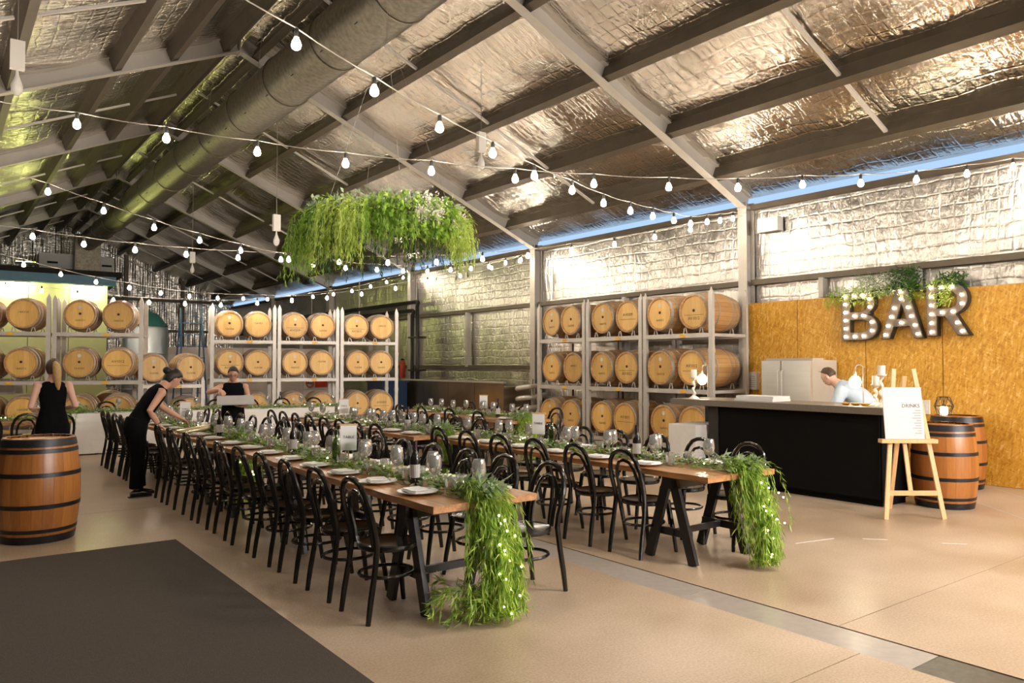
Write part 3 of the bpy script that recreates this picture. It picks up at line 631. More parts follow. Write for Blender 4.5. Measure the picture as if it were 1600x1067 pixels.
def rack(label, loc, a, width, tiers, top, group_tag, missing=(), depth=0.95, barrels=True, old=False, nposts_back=True, frac=(0.285, 0.715)):
    r = empty('barrel_rack', loc, (0, 0, a)); tag(r, label, 'rack', 'steel barrel racks')
    for px_ in (0.045, width-0.045):
        for py_ in ((0.04, depth) if nposts_back else (0.04,)):
            m = MB(); m.box((px_-0.04, py_-0.03, 0), (px_+0.04, py_+0.03, top)); m.prism([(px_-0.04, top), (px_+0.04, top), (px_, top+0.10)], -(py_+0.012), -(py_-0.012), Matrix.Rotation(PI/2, 4, 'X')); m.obj('post', 'rack_steel', r)
            for tz in tiers: MB().box((px_-0.046, py_-0.036, tz-0.33), (px_+0.046, py_+0.036, tz-0.26)).obj('post_collar', 'rack_steel', r)
    cr_ = math.cos(a); sr_ = math.sin(a)
    for ti, tz in enumerate(tiers):
        for py_ in (0.04, depth): MB().box((0.085, py_-0.025, tz-0.075), (width-0.085, py_+0.025, tz)).obj('beam', 'rack_steel', r)
        for px_ in (0.045, width-0.045): MB().box((px_-0.02, 0.07, tz-0.06), (px_+0.02, depth-0.03, tz-0.01)).obj('side_rail', 'rack_steel', r)
        MB().box((width*0.55, 0.008, tz-0.062), (width*0.55+0.12, 0.0149, tz-0.012)).obj('load_label', 'yellow_tag', r)
        for bi, fx_ in enumerate(frac):
            xb = width*fx_
            for s_ in (-1, 1):
                for yy in (0.06, depth-0.08):
                    MB().tube([(xb+s_*0.21, yy, tz), (xb+s_*0.19, yy, tz+0.09), (xb+s_*0.16, yy, tz+0.10), (xb+s_*0.13, yy, tz)], 0.010, 5).obj('cradle', 'rack_steel', r)
            if (ti, bi) in missing or not barrels: continue
            lx, ly = xb, BL-0.02 + 0.03; jit = random.uniform(-0.03, 0.05)
            ly += jit
            wx = loc[0]+cr_*lx-sr_*ly; wy = loc[1]+sr_*lx+cr_*ly
            tn = ('bottom', 'middle', 'top')[ti]
            lab_ = 'oak wine barrel, %s one on %s tier of the %s' % ('left' if bi == 0 else 'right', tn, group_tag)
            rack_barrel((wx, wy, tz+RB+0.022), (PI/2, 0, a+random.uniform(-0.03, 0.03)), lab_, 'barrels on the racks', old)
    return r
TZ = (0.26, 1.21, 2.16)
a_ = -0.20
def on(P, a, d): return (P[0]+math.cos(a)*d, P[1]+math.sin(a)*d, 0)
# back racks, left run
PL = (0.22, 18.50); aL = -0.30
TZL = (0.33, 1.30, 2.29)
rack('galvanised rack at the left edge holding six barrels', on(PL, aL, 0.0), aL, 1.72, TZL, 2.98, 'rack at the left edge')
rack('galvanised rack in front of the lit cream wall holding six barrels', on(PL, aL, 1.74), aL, 1.68, TZL, 2.96, 'rack before the cream wall')
# dark older barrels standing behind
for k, (x, y, z, w) in enumerate(((0.35, 20.3, 1.62, 'left of the cream wall, upper'), (1.15, 20.2, 1.62, 'beside the lit cream wall, upper'), (0.35, 20.3, 0.62, 'left of the cream wall, lower'), (1.15, 20.2, 0.62, 'beside the lit cream wall, lower'), (3.45, 19.6, 0.70, 'behind the end post, lower'), (2.1, 19.9, 0.70, 'in the shade, lower'))):
    rack_barrel((x, y+BL, z), (PI/2, 0, aL), 'dark wine-stained barrel behind the left rack, %s' % w, 'dark barrels behind the left racks', True)
    if z < 1: 
        cdl = MB().box((-0.26, 0.08, 0.02), (0.26, 0.16, z-RB+0.05)).box((-0.26, 0.75, 0.02), (0.26, 0.83, z-RB+0.05)).box((-0.2, 0.0, 0.0), (0.2, 0.9, 0.03)); o = cdl.obj('barrel_cradle', 'rack_steel', None, None, (x, y, 0), (0, 0, aL)); tag(o, 'steel cradle under the dark barrel %s' % w.replace(', lower', ''), 'cradle', 'cradles behind the left racks')
    else:
        cdl = MB().box((-0.26, 0.08, 0.0), (0.26, 0.16, 0.34)).box((-0.26, 0.75, 0.0), (0.26, 0.83, 0.34)); o = cdl.obj('barrel_cradle', 'rack_steel', None, None, (x, y, z-RB-0.30), (0, 0, aL)); tag(o, 'upper steel cradle under the dark barrel %s' % w.replace(', upper', ''), 'cradle', 'cradles behind the left racks')
# two-barrel stand between the runs
aG = -0.05
rack('low open rack with two barrels in the gap between the tall racks', (3.54, 18.1, 0), aG, 1.36, (0.22, 1.19), 1.27, 'low rack in the gap', frac=(0.22, 0.76))
# centre run
PM = (5.0, 18.05); aM = -0.215
for k, w in enumerate((1.46, 1.46, 1.46)):
    nm = ('first bay of the centre rack', 'second bay of the centre rack', 'third bay of the centre rack')[k]
    rack('galvanised barrel rack, %s behind the tables' % nm, on(PM, aM, k*1.48), aM, w, (0.30, 1.31, 2.20), 2.95, nm)
# right run against the side wall
aR = -PI/2
for k, (y0, w) in enumerate(((12.66, 1.50), (11.14, 1.50), (9.62, 1.56))):
    nm = ('first bay by the far column', 'second bay beside the wall', 'third bay next to the bar')[k]
    rack('galvanised barrel rack against the foil wall, %s' % nm, (10.2, y0, 0), aR, w, TZ, 2.82, nm)

# ---- upright barrels used as tables
def upright(loc, label, rotz=0, hoops=None):
    b = empty('oak_barrel', loc, (0, 0, rotz)); tag(b, label, 'barrel', 'upright barrels')
    n = 24; m = MB(); w = 2*PI/n*0.5*0.985; k = 12; vv = []; ff = []
    for i in range(k+1):
        z = BL*i/k; r = brad(z)
        for (rr, aa) in ((r-0.028, -w), (r, -w), (r+0.0025, 0), (r, w), (r-0.028, w)): vv.append((rr*math.cos(aa), rr*math.sin(aa), z))
    for i in range(k):
        for j in range(4): a0 = i*5+j; ff.append((a0, a0+1, a0+6, a0+5))
    ff.append((0, 1, 2, 3, 4)[::-1]); ff.append(tuple(k*5+j for j in range(5)))
    me = m.add(vv, ff).mesh('stave', 'stave_wood', True)
    for i in range(n): ob('stave', me, b, None, (0, 0, 2*PI*i/n))
    MB().lathe([(RH-0.03, BL-0.045), (RH-0.03, BL-0.02)], 30).obj('top_head', 'stave_wood', b); MB().lathe([(RH-0.03, 0.02), (RH-0.03, 0.04)], 24).obj('bottom_head', 'stave_wood', b)
    for z0, z1 in hoops or ((0.0, 0.07), (0.095, 0.13), (0.315, 0.355), (0.60, 0.64), (0.815, 0.855), (0.872, 0.942)):
        hoop_mb(z0, z1, 40, 0.008).obj('hoop', 'hoop_black', b)
    return b
upright((0.80, 8.45, 0), 'upright varnished oak barrel with black hoops standing alone by the carpet', 0.4)
upright((9.36, 4.10, 0), 'upright oak barrel with black hoops beside the easel', 0.1)
upright((10.93, 4.62, 0), 'upright oak barrel carrying the lantern against the chipboard wall', 0.7)
# ================================================================== TABLES, CHAIRS AND SETTINGS
def chair_template():
    c = empty('bentwood_chair'); tag(c, 'black bentwood chair', 'chair')
    SZ = 0.455
    # back arch running down into the rear legs, one bent rod
    pts = []
    half = [(-0.245, 0.185, 0.0), (-0.225, 0.182, 0.15), (-0.195, 0.178, 0.32), (-0.178, 0.172, 0.46), (-0.188, 0.175, 0.54), (-0.215, 0.182, 0.64), (-0.240, 0.176, 0.73), (-0.258, 0.150, 0.81), (-0.268, 0.105, 0.865), (-0.272, 0.05, 0.888)]
    pts = half + [(-0.273, 0.0, 0.894)] + [(x, -y, z) for x, y, z in half[::-1]]
    MB().tube(pts, [0.017]+[0.0195]*(len(pts)-2)+[0.017], 8).obj('back_frame', 'black_gloss', c)
    h2 = [(-0.172, 0.115, 0.46), (-0.188, 0.118, 0.56), (-0.215, 0.118, 0.66), (-0.236, 0.100, 0.74), (-0.248, 0.060, 0.795)]
    MB().tube(h2+[(-0.252, 0.0, 0.812)]+[(x, -y, z) for x, y, z in h2[::-1]], 0.0145, 7).obj('back_hoop', 'black_gloss', c)
    for s_ in (-1, 1):
        MB().tube([(0.215, s_*0.165, 0), (0.195, s_*0.158, 0.15), (0.165, s_*0.145, 0.32), (0.145, s_*0.135, 0.45)], [0.016, 0.0185, 0.021, 0.022], 8).obj('leg', 'black_gloss', c)
    MB().lathe([(0.0, SZ-0.012), (0.178, SZ-0.012), (0.178, SZ+0.004), (0.12, SZ-0.003), (0.0, SZ-0.006)], 28, None, False, False).obj('seat', 'seat_black', c)
    MB().lathe([(0.176, SZ-0.028), (0.200, SZ-0.028), (0.207, SZ-0.012), (0.204, SZ+0.006), (0.192, SZ+0.011), (0.176, SZ+0.004), (0.176, SZ-0.028)], 32, None, False, False).obj('seat_ring', 'black_gloss', c)
    MB().tube([(-0.010+0.185*math.cos(t), 0.162*math.sin(t), 0.262) for t in np.linspace(0, 2*PI, 30, endpoint=False)], 0.012, 6, True).obj('leg_ring', 'black_gloss', c)
    return c
CH = chair_template()
def chair(x, y, face, label, group, jit=0.05):
    return clone(CH, (x, y, 0), (0, 0, face+random.uniform(-jit, jit)), label, group)

def table(name_label, x0, x1, y0, y1, trestles, purple=False):
    t = empty('trestle_table', ((x0+x1)/2, y0, 0)); tag(t, name_label, 'table', 'long trestle tables')
    w = x1-x0; L = y1-y0; n = 3; H0, H1 = 0.70, 0.745
    for k in range(n):
        a = -w/2+w*k/n
        e0, e1 = random.uniform(-0.012, 0.012), random.uniform(-0.012, 0.012); m = MB(); ny = max(4, int(L/0.12)); jl = 0.006 if k == 0 else 0; jr = 0.006 if k == n-1 else 0
        vv = []; ff = []
        for j in range(ny+1):
            y = e0+(L+e1-e0)*j/ny; da = random.uniform(-jl, jl); db = random.uniform(-jr, jr)
            vv += [(a+0.003+da, y, H0), (a+w/n-0.003+db, y, H0), (a+w/n-0.003+db*1.5, y, H1), (a+0.003+da*1.5, y, H1)]
        for j in range(ny):
            b = j*4
            for q in range(4): q2 = (q+1) % 4; ff.append((b+q, b+4+q, b+4+q2, b+q2))
        ff.append((0, 1, 2, 3)); ff.append((ny*4+3, ny*4+2, ny*4+1, ny*4))
        m.add(vv, ff).obj('plank', 'table_wood', t)
    for ty in trestles:
        yc = ty-y0
        MB().box((-w/2+0.04, yc-0.05, 0.60), (w/2-0.04, yc+0.05, 0.70)).obj('trestle_beam', 'trestle_black', t)
        for sx in (-1, 1):
            x = sx*(w/2-0.09)
            for sy in (-1, 1):
                MB().beam((x, yc+sy*0.24, 0.0), (x, yc+sy*0.035, 0.66), 0.035, 0.085, (0, 1, 0.3)).obj('leg', 'trestle_black', t)
            MB().beam((x-sx*0.035, yc-0.19, 0.23), (x-sx*0.035, yc+0.19, 0.23), 0.03, 0.06).obj('brace', 'trestle_black', t)
        MB().beam((-w/2+0.1, yc, 0.23), (w/2-0.1, yc, 0.23), 0.03, 0.05).obj('stretcher', 'trestle_black', t)
    return t
TBL = dict(A1=(2.47, 3.30, 4.10, 8.95), A2=(2.47, 3.30, 9.10, 14.1), B1=(4.82, 5.68, 3.86, 7.95), C=(4.68, 5.50, 8.20, 12.6), D=(7.20, 8.05, 9.56, 13.4))
TN = dict(A1='front table', A2='waitress-side table', B1='bar-side table', C='far bar-side table', D='trough-side table')
table('rustic plank trestle table at the front with a garland spilling to the floor', *TBL['A1'], (4.55, 6.6, 8.55))
table('plank trestle table behind the front one where the waitress leans', *TBL['A2'], (9.5, 11.6, 13.7))
table('plank trestle table before the bar with a garland hanging off its corner', *TBL['B1'], (4.32, 7.55))
table('plank trestle table directly behind the bar-side table', *TBL['C'], (8.6, 12.2))
table('plank trestle table in front of the long steel trough', *TBL['D'], (9.95, 13.0))
MISS = []
SEATS = []
def row(key, side, x, ys_):
    for i, y in enumerate(ys_):
        lab = 'black bentwood chair, %s from the near end, %s side of the %s' % (ORD[i], side, TN[key])
        chair(x, y, 0 if side == 'left' else PI, lab, 'chairs at the %s' % TN[key])
        SEATS.append((key, side, i, y))
row('A1', 'left', 2.42, [4.57+0.58*i for i in range(8)]); row('A1', 'right', 3.40, [4.38+0.56*i for i in range(8)])
row('A2', 'left', 2.42, [9.35, 9.93, 11.1, 11.68, 12.2, 12.7, 13.2, 13.7]); row('A2', 'right', 3.40, [9.3+0.58*i for i in range(8)])
row('B1', 'left', 4.96, [4.66+0.60*i for i in range(6)]); row('B1', 'right', 5.78, [4.36+0.57*i for i in range(6)])
row('C', 'left', 4.60, [8.55+0.52*i for i in range(8)]); row('C', 'right', 5.62, [8.5+0.6*i for i in range(6)])
row('D', 'left', 7.10, [9.95, 10.8, 11.7, 12.5]); row('D', 'right', 8.15, [9.9, 10.8, 11.7, 12.5])
# a side row at the far left, half hidden by the lone barrel
t_ = table('short plank table beyond the lone barrel at the left edge', -0.42, 0.42, 0.0, 2.2, (0.35, 1.85))
t_.location = (-0.45, 14.35, 0); t_.rotation_euler = (0, 0, -PI/2)
for i, x in enumerate((0.62, 1.10, 1.55)):
    chair(x, 13.72, PI/2, 'black bentwood chair, %s from the left edge, behind the lone barrel' % ORD[i], 'chairs at the short table')

# ---- head table under white cloth
HT = (1.98, 15.75); aH = -0.15; HL = 5.1
ht = empty('head_table', (HT[0], HT[1], 0), (0, 0, aH)); tag(ht, 'long plank head table standing under a white cloth before the racks', 'table')
for k in range(3): MB().box((0.03, 0.04+k*0.25, 0.70), (HL-0.03, 0.04+k*0.25+0.245, 0.74)).obj('plank', 'table_wood', ht)
for x in (0.4, HL/2, HL-0.4):
    for y in (0.12, 0.70): MB().box((x-0.03, y-0.03, 0), (x+0.03, y+0.03, 0.70)).obj('leg', 'trestle_black', ht)
def cloth(L, Dp, zt, zb_, nm, mat='cloth_white', amp=0.02):
    """draped cloth: top sheet plus wavy skirt"""
    per = []; N = 40; M_ = 10
    for i in range(N): per.append((L*i/N, 0))
    for i in range(M_): per.append((L, Dp*i/M_))
    for i in range(N): per.append((L-L*i/N, Dp))
    for i in range(M_): per.append((0, Dp-Dp*i/M_))
    n = len(per); vv = []; ff = []; cx, cy = L/2, Dp/2
    for lv in range(7):
        t = lv/6; z = zt-(zt-zb_)*t
        for i, (x, y) in enumerate(per):
            nx_ = (-1 if x == 0 else (1 if x == L else 0)); ny_ = (-1 if y == 0 else (1 if y == Dp else 0))
            w = amp*t*(1+math.sin(i*1.1+0.6*math.sin(i*0.37)))+0.006*t
            vv.append((x+nx_*w, y+ny_*w, z+0.004*math.sin(i*0.5)*t))
    for lv in range(6):
        for i in range(n): j = (i+1) % n; ff.append((lv*n+i, (lv+1)*n+i, (lv+1)*n+j, lv*n+j))
    ff.append(tuple(range(n)))
    m = MB(); m.add(vv, ff); m.sm = True; return m.mesh(nm, mat)
hc = ob('tablecloth', cloth(HL, 0.80, 0.748, 0.02, 'tablecloth'), None, (HT[0], HT[1], 0), (0, 0, aH)); tag(hc, 'floor-length white cloth over the head table behind the waitresses', 'tablecloth')
def onh(x, y): return (HT[0]+math.cos(aH)*x-math.sin(aH)*y, HT[1]+math.sin(aH)*x+math.cos(aH)*y)
for i in range(7):
    x, y = onh(0.55+i*0.68, 1.0); chair(x, y, aH-PI/2, 'black bentwood chair, %s from the left behind the white-clothed head table' % ORD[i], 'chairs behind the head table')

# ---- tableware
plate_me = MB().lathe([(0.0, 0.004), (0.085, 0.004), (0.10, 0.010), (0.138, 0.019), (0.140, 0.023), (0.100, 0.014), (0.085, 0.009), (0.0, 0.009)], 24, None, False, False).mesh('plate', 'ceramic')
def napkin_mesh():
    m = MB()
    for k in range(3):
        z0 = 0.0048*k; w = 0.075-0.004*k; L = 0.105-0.006*k; vv = []; ff = []; n = 8
        for i in range(n+1):
            y = -L+2*L*i/n; dz = 0.0025*math.sin(i*1.3+k)+0.010*abs(i/n-0.5)*(k == 2)
            vv += [(-w, y, z0+dz), (w, y, z0+dz*0.6), (w*0.98, y, z0+0.0042+dz), (-w*0.98, y, z0+0.0045+dz)]
        for i in range(n):
            b = i*4
            for q in range(4): q2 = (q+1) % 4; ff.append((b+q, b+4+q, b+4+q2, b+q2))
        ff += [(0, 1, 2, 3), (n*4+3, n*4+2, n*4+1, n*4)]
        m.add(vv, ff)
    return m.mesh('napkin', 'linen', True)
nap_me = napkin_mesh()
wg_bowl = MB().lathe([(0.006, 0.088), (0.022, 0.095), (0.038, 0.115), (0.044, 0.145), (0.040, 0.185), (0.034, 0.215), (0.0325, 0.214), (0.038, 0.185), (0.042, 0.145), (0.036, 0.116), (0.0, 0.094)], 16, None, False, False).mesh('bowl', 'clear_glass')
wg_stem = MB().lathe([(0.034, 0.0), (0.034, 0.003), (0.008, 0.008), (0.004, 0.02), (0.004, 0.08), (0.007, 0.092)], 14).mesh('stem', 'clear_glass')
tumb_me = MB().lathe([(0.030, 0.0), (0.031, 0.008), (0.037, 0.095), (0.0355, 0.095), (0.029, 0.012), (0.0, 0.010)], 14, None, True, False).mesh('tumbler', 'clear_glass')
def empty_g(*a):
    e_ = empty(*a); e_.scale = (1.12,)*3; return e_
def setting(T, sd, idx, x, y, z, rot, far=False):
    w = '%s place from near end, %s side of %s' % (ORD[idx], sd, T)
    o = ob('dinner_plate', plate_me, None, (x, y, z), (0, 0, rot)); tag(o, 'white dinner plate at %s' % w, 'plate', 'dinner plates')
    o = ob('napkin', nap_me, None, (x, y, z+0.016), (0, 0, rot+random.uniform(-0.3, 0.3))); tag(o, 'folded white napkin on plate, %s' % w, 'napkin', 'folded napkins')
    sx = math.cos(rot); sy = math.sin(rot)
    gx, gy = x+sx*0.20-sy*0.10, y+sy*0.20+sx*0.10
    g = empty_g('wine_glass', (gx+random.uniform(-.02, .02), gy+random.uniform(-.02, .02), z)); tag(g, 'stemmed wine glass at %s' % w, 'glass', 'wine glasses')
    ob('bowl', wg_bowl, g); ob('stem', wg_stem, g)
    gx, gy = x+sx*0.17+sy*0.13, y+sy*0.17-sx*0.13
    o = ob('tumbler', tumb_me, None, (gx+random.uniform(-.02, .02), gy, z)); o.scale = (1.15,)*3; tag(o, 'clear water tumbler at %s' % w, 'glass', 'water tumblers')
for key, sd, i, y in SEATS:
    x0, x1, ya, yb = TBL[key]
    if sd == 'left': setting(TN[key], sd, i, x0+0.17, y, 0.747, 0)
    else: setting(TN[key], sd, i, x1-0.17, y, 0.747, PI)
for i in range(7):
    x, y = onh(0.55+i*0.68, 0.60); 
    o = ob('dinner_plate', plate_me, None, (x, y, 0.752)); tag(o, 'white dinner plate, %s from the left on the head table' % ORD[i], 'plate', 'dinner plates')
    x, y = onh(0.75+i*0.68, 0.36); g = empty_g('wine_glass', (x, y, 0.752)); tag(g, 'stemmed wine glass, %s from the left on the head table' % ORD[i], 'glass', 'wine glasses'); ob('bowl', wg_bowl, g); ob('stem', wg_stem, g)
for i in range(3):
    for q in range(2):
        g = empty_g('wine_glass', (0.2+0.55*i, 14.05+0.5*q, 0.747)); tag(g, 'stemmed wine glass, %s pair, %s one, on the table behind the barrel' % (ORD[i], ('left', 'right')[q]), 'glass', 'wine glasses'); ob('bowl', wg_bowl, g); ob('stem', wg_stem, g)
bot = [(0.036, 0.0), (0.037, 0.01), (0.037, 0.19), (0.030, 0.215), (0.0155, 0.245), (0.0145, 0.30), (0.0155, 0.305), (0.0155, 0.315)]
red_me = MB().lathe(bot, 16).mesh('bottle_glass', 'bottle_black'); grn_me = MB().lathe(bot, 16).mesh('bottle_glass', 'green_glass')
lab_me = MB().lathe([(0.0376, 0.055), (0.0376, 0.15)], 16, None, False, False).mesh('paper_label', 'paper'); cap_me = MB().lathe([(0.0165, 0.255), (0.0165, 0.318)], 12, None, False, True).mesh('capsule', 'capsule')
for (x, y, z, kind, w) in ((2.82, 4.92, .747, 'r', 'red wine bottle with white label near the end of the front table'), (2.80, 6.25, .747, 'g', 'green glass bottle beside the table card on the front table'), (2.98, 6.05, .747, 'g', 'green water bottle behind the wine glasses of the front table'), (2.82, 7.3, .747, 'r', 'red wine bottle with white label midway along the front table'),
                           (5.22, 5.0, .747, 'r', 'red wine bottle with white label on the bar-side table'), (5.2, 6.2, .747, 'g', 'green bottle by the card on the bar-side table'), (5.05, 9.0, .747, 'r', 'red wine bottle on the far bar-side table'), (7.55, 10.4, .747, 'r', 'red wine bottle beside the card on the trough-side table'), (2.85, 10.1, .747, 'g', 'green bottle near the waitress tray'), (2.8, 9.65, .747, 'r', 'red wine bottle at near end of the waitress-side table')):
    b = empty('wine_bottle', (x, y, z)); tag(b, w, 'bottle', 'bottles on the tables')
    ob('bottle_glass', red_me if kind == 'r' else grn_me, b)
    if kind == 'r': ob('paper_label', lab_me, b, None, (0, 0, random.uniform(0, 6))); ob('capsule', cap_me, b)
x, y = onh(3.75, 0.45); b = empty('wine_bottle', (x, y, .752)); tag(b, 'dark wine bottle among flowers on the head table', 'bottle', 'bottles on the tables'); ob('bottle_glass', red_me, b); ob('paper_label', lab_me, b); ob('capsule', cap_me, b)
tt_me = text_mesh('TABLE', 0.034, 'ink_grey'); 
def card(x, y, z, k, w, rz):
    c = empty('table_card', (x, y, z), (0, 0, rz)); tag(c, w, 'table card', 'table number cards')
    MB().box((-0.055, -0.03, 0), (0.055, 0.03, 0.02)).obj('base', 'pine', c); MB().box((-0.006, 0.006, 0.02), (0.006, 0.014, 0.36)).obj('stand', 'pine', c); MB().box((-0.08, 0.002, 0.345), (0.08, 0.018, 0.36)).obj('clip_bar', 'pine', c)
    p = MB().box((-0.07, 0.0, 0.13), (0.07, 0.004, 0.345)).obj('paper_card', 'card_white', c)
    ob('lettering', tt_me, p, (0, -0.0015, 0.245), (PI/2, 0, 0))
card(2.90, 6.22, .747, 0, 'white TABLE card standing midway along the front table', -0.45); card(2.88, 11.6, .747, 1, 'white table card beyond the waitress tray', -0.35)
card(5.05, 11.0, .747, 2, 'white table card on the far bar-side table', -0.4); card(5.22, 6.45, .747, 3, 'white table card midway along the bar-side table', -1.0); card(7.6, 10.9, .747, 4, 'narrow white table card on the trough-side table', -0.9)
purge(CH)
# ================================================================== BAR AREA
bar = empty('bar_counter', (8.6, 4.45, 0)); tag(bar, 'long black bar counter with thick grey-brown top', 'bar')
MB().box((0.03, 0.0, 0.07), (0.65, 2.26, 1.06)).obj('body', 'bar_black', bar); MB().box((0.08, 0.03, 0.0), (0.62, 2.24, 0.07)).obj('plinth', 'bar_black', bar)
MB().box((-0.0, 2.26, 0.0), (0.66, 2.42, 1.06)).obj('end_post', 'bar_post', bar)
for k in range(1): MB().box((0.012, 0.02, 0.09), (0.03, 2.25, 1.05)).obj('front_panel', 'bar_black', bar)
MB().box((-0.10, -0.08, 1.06), (0.76, 3.02, 1.14)).obj('counter_top', 'bar_top', bar)
MB().box((0.62, 2.92, 0), (0.68, 2.98, 1.06)).obj('support_leg', 'bar_post', bar)

# fridge
fr_ = empty('refrigerator', (10.60, 6.55, 0)); tag(fr_, 'stainless double-door refrigerator against the chipboard wall', 'refrigerator')
MB().box((0.05, 0.0, 0.03), (0.74, 0.86, 1.70)).obj('cabinet_body', 'fridge_side', fr_); MB().box((0.10, 0.04, 0), (0.70, 0.82, 0.03)).obj('foot', 'socket_black', fr_)
for a, b, hy in ((0.0, 0.50, 0.47), (0.51, 0.86, 0.54)):
    d = MB().box((0.0, a+0.003, 0.06), (0.05, b-0.003, 1.69)).obj('door', 'stainless', fr_)
    MB().tube([(0.0, hy, 0.75), (-0.045, hy, 0.78), (-0.045, hy, 1.52), (0.0, hy, 1.55)], 0.012, 7).obj('handle', 'stainless', d)
MB().box((0.1, 0.02, 1.70), (0.4, 0.84, 1.73)).obj('hinge_cover', 'fridge_side', fr_)
# notice sheet on column
o = MB().box((11.30, 8.00, 1.20), (11.385, 8.20, 1.50)).obj('notice_sheet', 'paper'); 
tag(o, 'white printed notice sheet beside the column behind the bar', 'notice')
for k in range(6): MB().box((11.298, 8.03, 1.25+k*0.035), (11.30, 8.17-0.02*(k % 3), 1.256+k*0.035)).obj('text_line', 'ink_grey', o)

# folded white towels on the bar
tw = empty('folded_towel', (8.95, 6.25, 1.14)); tag(tw, 'stack of folded white towels lying on the bar top', 'towel')
for k in range(2): MB().box((-0.2+0.01*k, -0.30, 0.001+k*0.035), (0.2-0.01*k, 0.30-0.02*k, 0.033+k*0.035)).obj('fold', 'cloth_white', tw)

# draped side table by the racks
sx_, sy_ = 8.38, 6.92
st = empty('side_table', (sx_, sy_, 0)); tag(st, 'small square table under the white cloth at the end of the bar', 'table')
MB().box((0.02, 0.02, 0.75), (0.68, 0.46, 0.785)).obj('table_top', 'table_wood', st)
for x in (0.06, 0.64):
    for y in (0.06, 0.42): MB().box((x-0.025, y-0.025, 0), (x+0.025, y+0.025, 0.75)).obj('leg', 'trestle_black', st)
o = ob('tablecloth', cloth(0.70, 0.48, 0.79, 0.25, 'tablecloth', amp=0.010), None, (sx_, sy_, 0)); tag(o, 'white cloth draped over the small table left of the bar', 'tablecloth')

# candle holders and globe lamps on the bar
def candle(x, y, z, h, w):
    c = empty('candle_holder', (x, y, z)); tag(c, w, 'candle holder', 'candle holders on the bar')
    MB().lathe([(0.075, 0), (0.07, 0.012), (0.04, 0.03), (0.022, 0.045)], 16).obj('base', 'candle_wax', c)
    pts = [(0.012*math.sin(k*1.1), 0.012*math.cos(k*1.1), 0.04+(h-0.05)*k/14) for k in range(15)]
    MB().tube(pts, [0.017+0.006*math.sin(k*1.4) for k in range(15)], 8).obj('twisted_stem', 'candle_wax', c)
    MB().lathe([(0.018, h-0.02), (0.055, h), (0.058, h+0.012), (0.02, h+0.012)], 16).obj('drip_dish', 'candle_wax', c)
    MB().lathe([(0.042, h+0.012), (0.042, h+0.11), (0.036, h+0.118), (0.015, h+0.112)], 16).obj('pillar_candle', 'candle_wax', c); MB().tube([(0, 0, h+0.11), (0.002, 0, h+0.128)], 0.002, 5).obj('wick', 'socket_black', c)
candle(8.74, 4.50, 1.14, 0.36, 'tall twisted white candle holder behind the drinks board'); candle(8.88, 4.64, 1.14, 0.24, 'shorter twisted white candle holder at the easel end of the bar'); candle(8.75, 7.25, 1.14, 0.30, 'twisted white candle holder at the rack end of the bar')
def globe(x, y, z, w):
    g = empty('globe_lamp', (x, y, z)); tag(g, w, 'lamp', 'globe lamps on the bar')
    MB().lathe([(0.07, 0), (0.07, 0.012), (0.01, 0.016)], 16).obj('base', 'cable_white', g)
    MB().tube([(0.0, -0.06, 0.012), (0, -0.06, 0.44)]+[(0, -0.06+0.05*(1-math.cos(t)), 0.44+0.05*math.sin(t)) for t in np.linspace(0.3, PI, 7)]+[(0, 0.04, 0.40)], 0.007, 6).obj('hooked_stem', 'cable_white', g)
    MB().lathe([(0.012, 0.405), (0.018, 0.385), (0.018, 0.35)], 10).obj('socket', 'cable_white', g).location = (0, 0.04, 0)
    MB().ball((0, 0.04, 0.275), 0.068, 16, 10, (1, 1, 1.15)).obj('globe_bulb', 'globe_glow', g)
globe(9.0, 4.92, 1.14, 'hooked globe lamp glowing beside the barman'); globe(8.9, 7.18, 1.14, 'hooked globe lamp glowing at the rack end of the bar')
# garnish bowls
for k in range(3):
    o = MB().lathe([(0.03, 0), (0.05, 0.02), (0.055, 0.03), (0.05, 0.03), (0.0, 0.012)], 12, None, True, False).obj('garnish_bowl', 'yellow_tag', None, None, (8.78, 4.72+0.12*k, 1.14)); tag(o, 'small orange garnish bowl on the bar, %s from the candles' % ORD[k], 'bowl', 'garnish bowls')

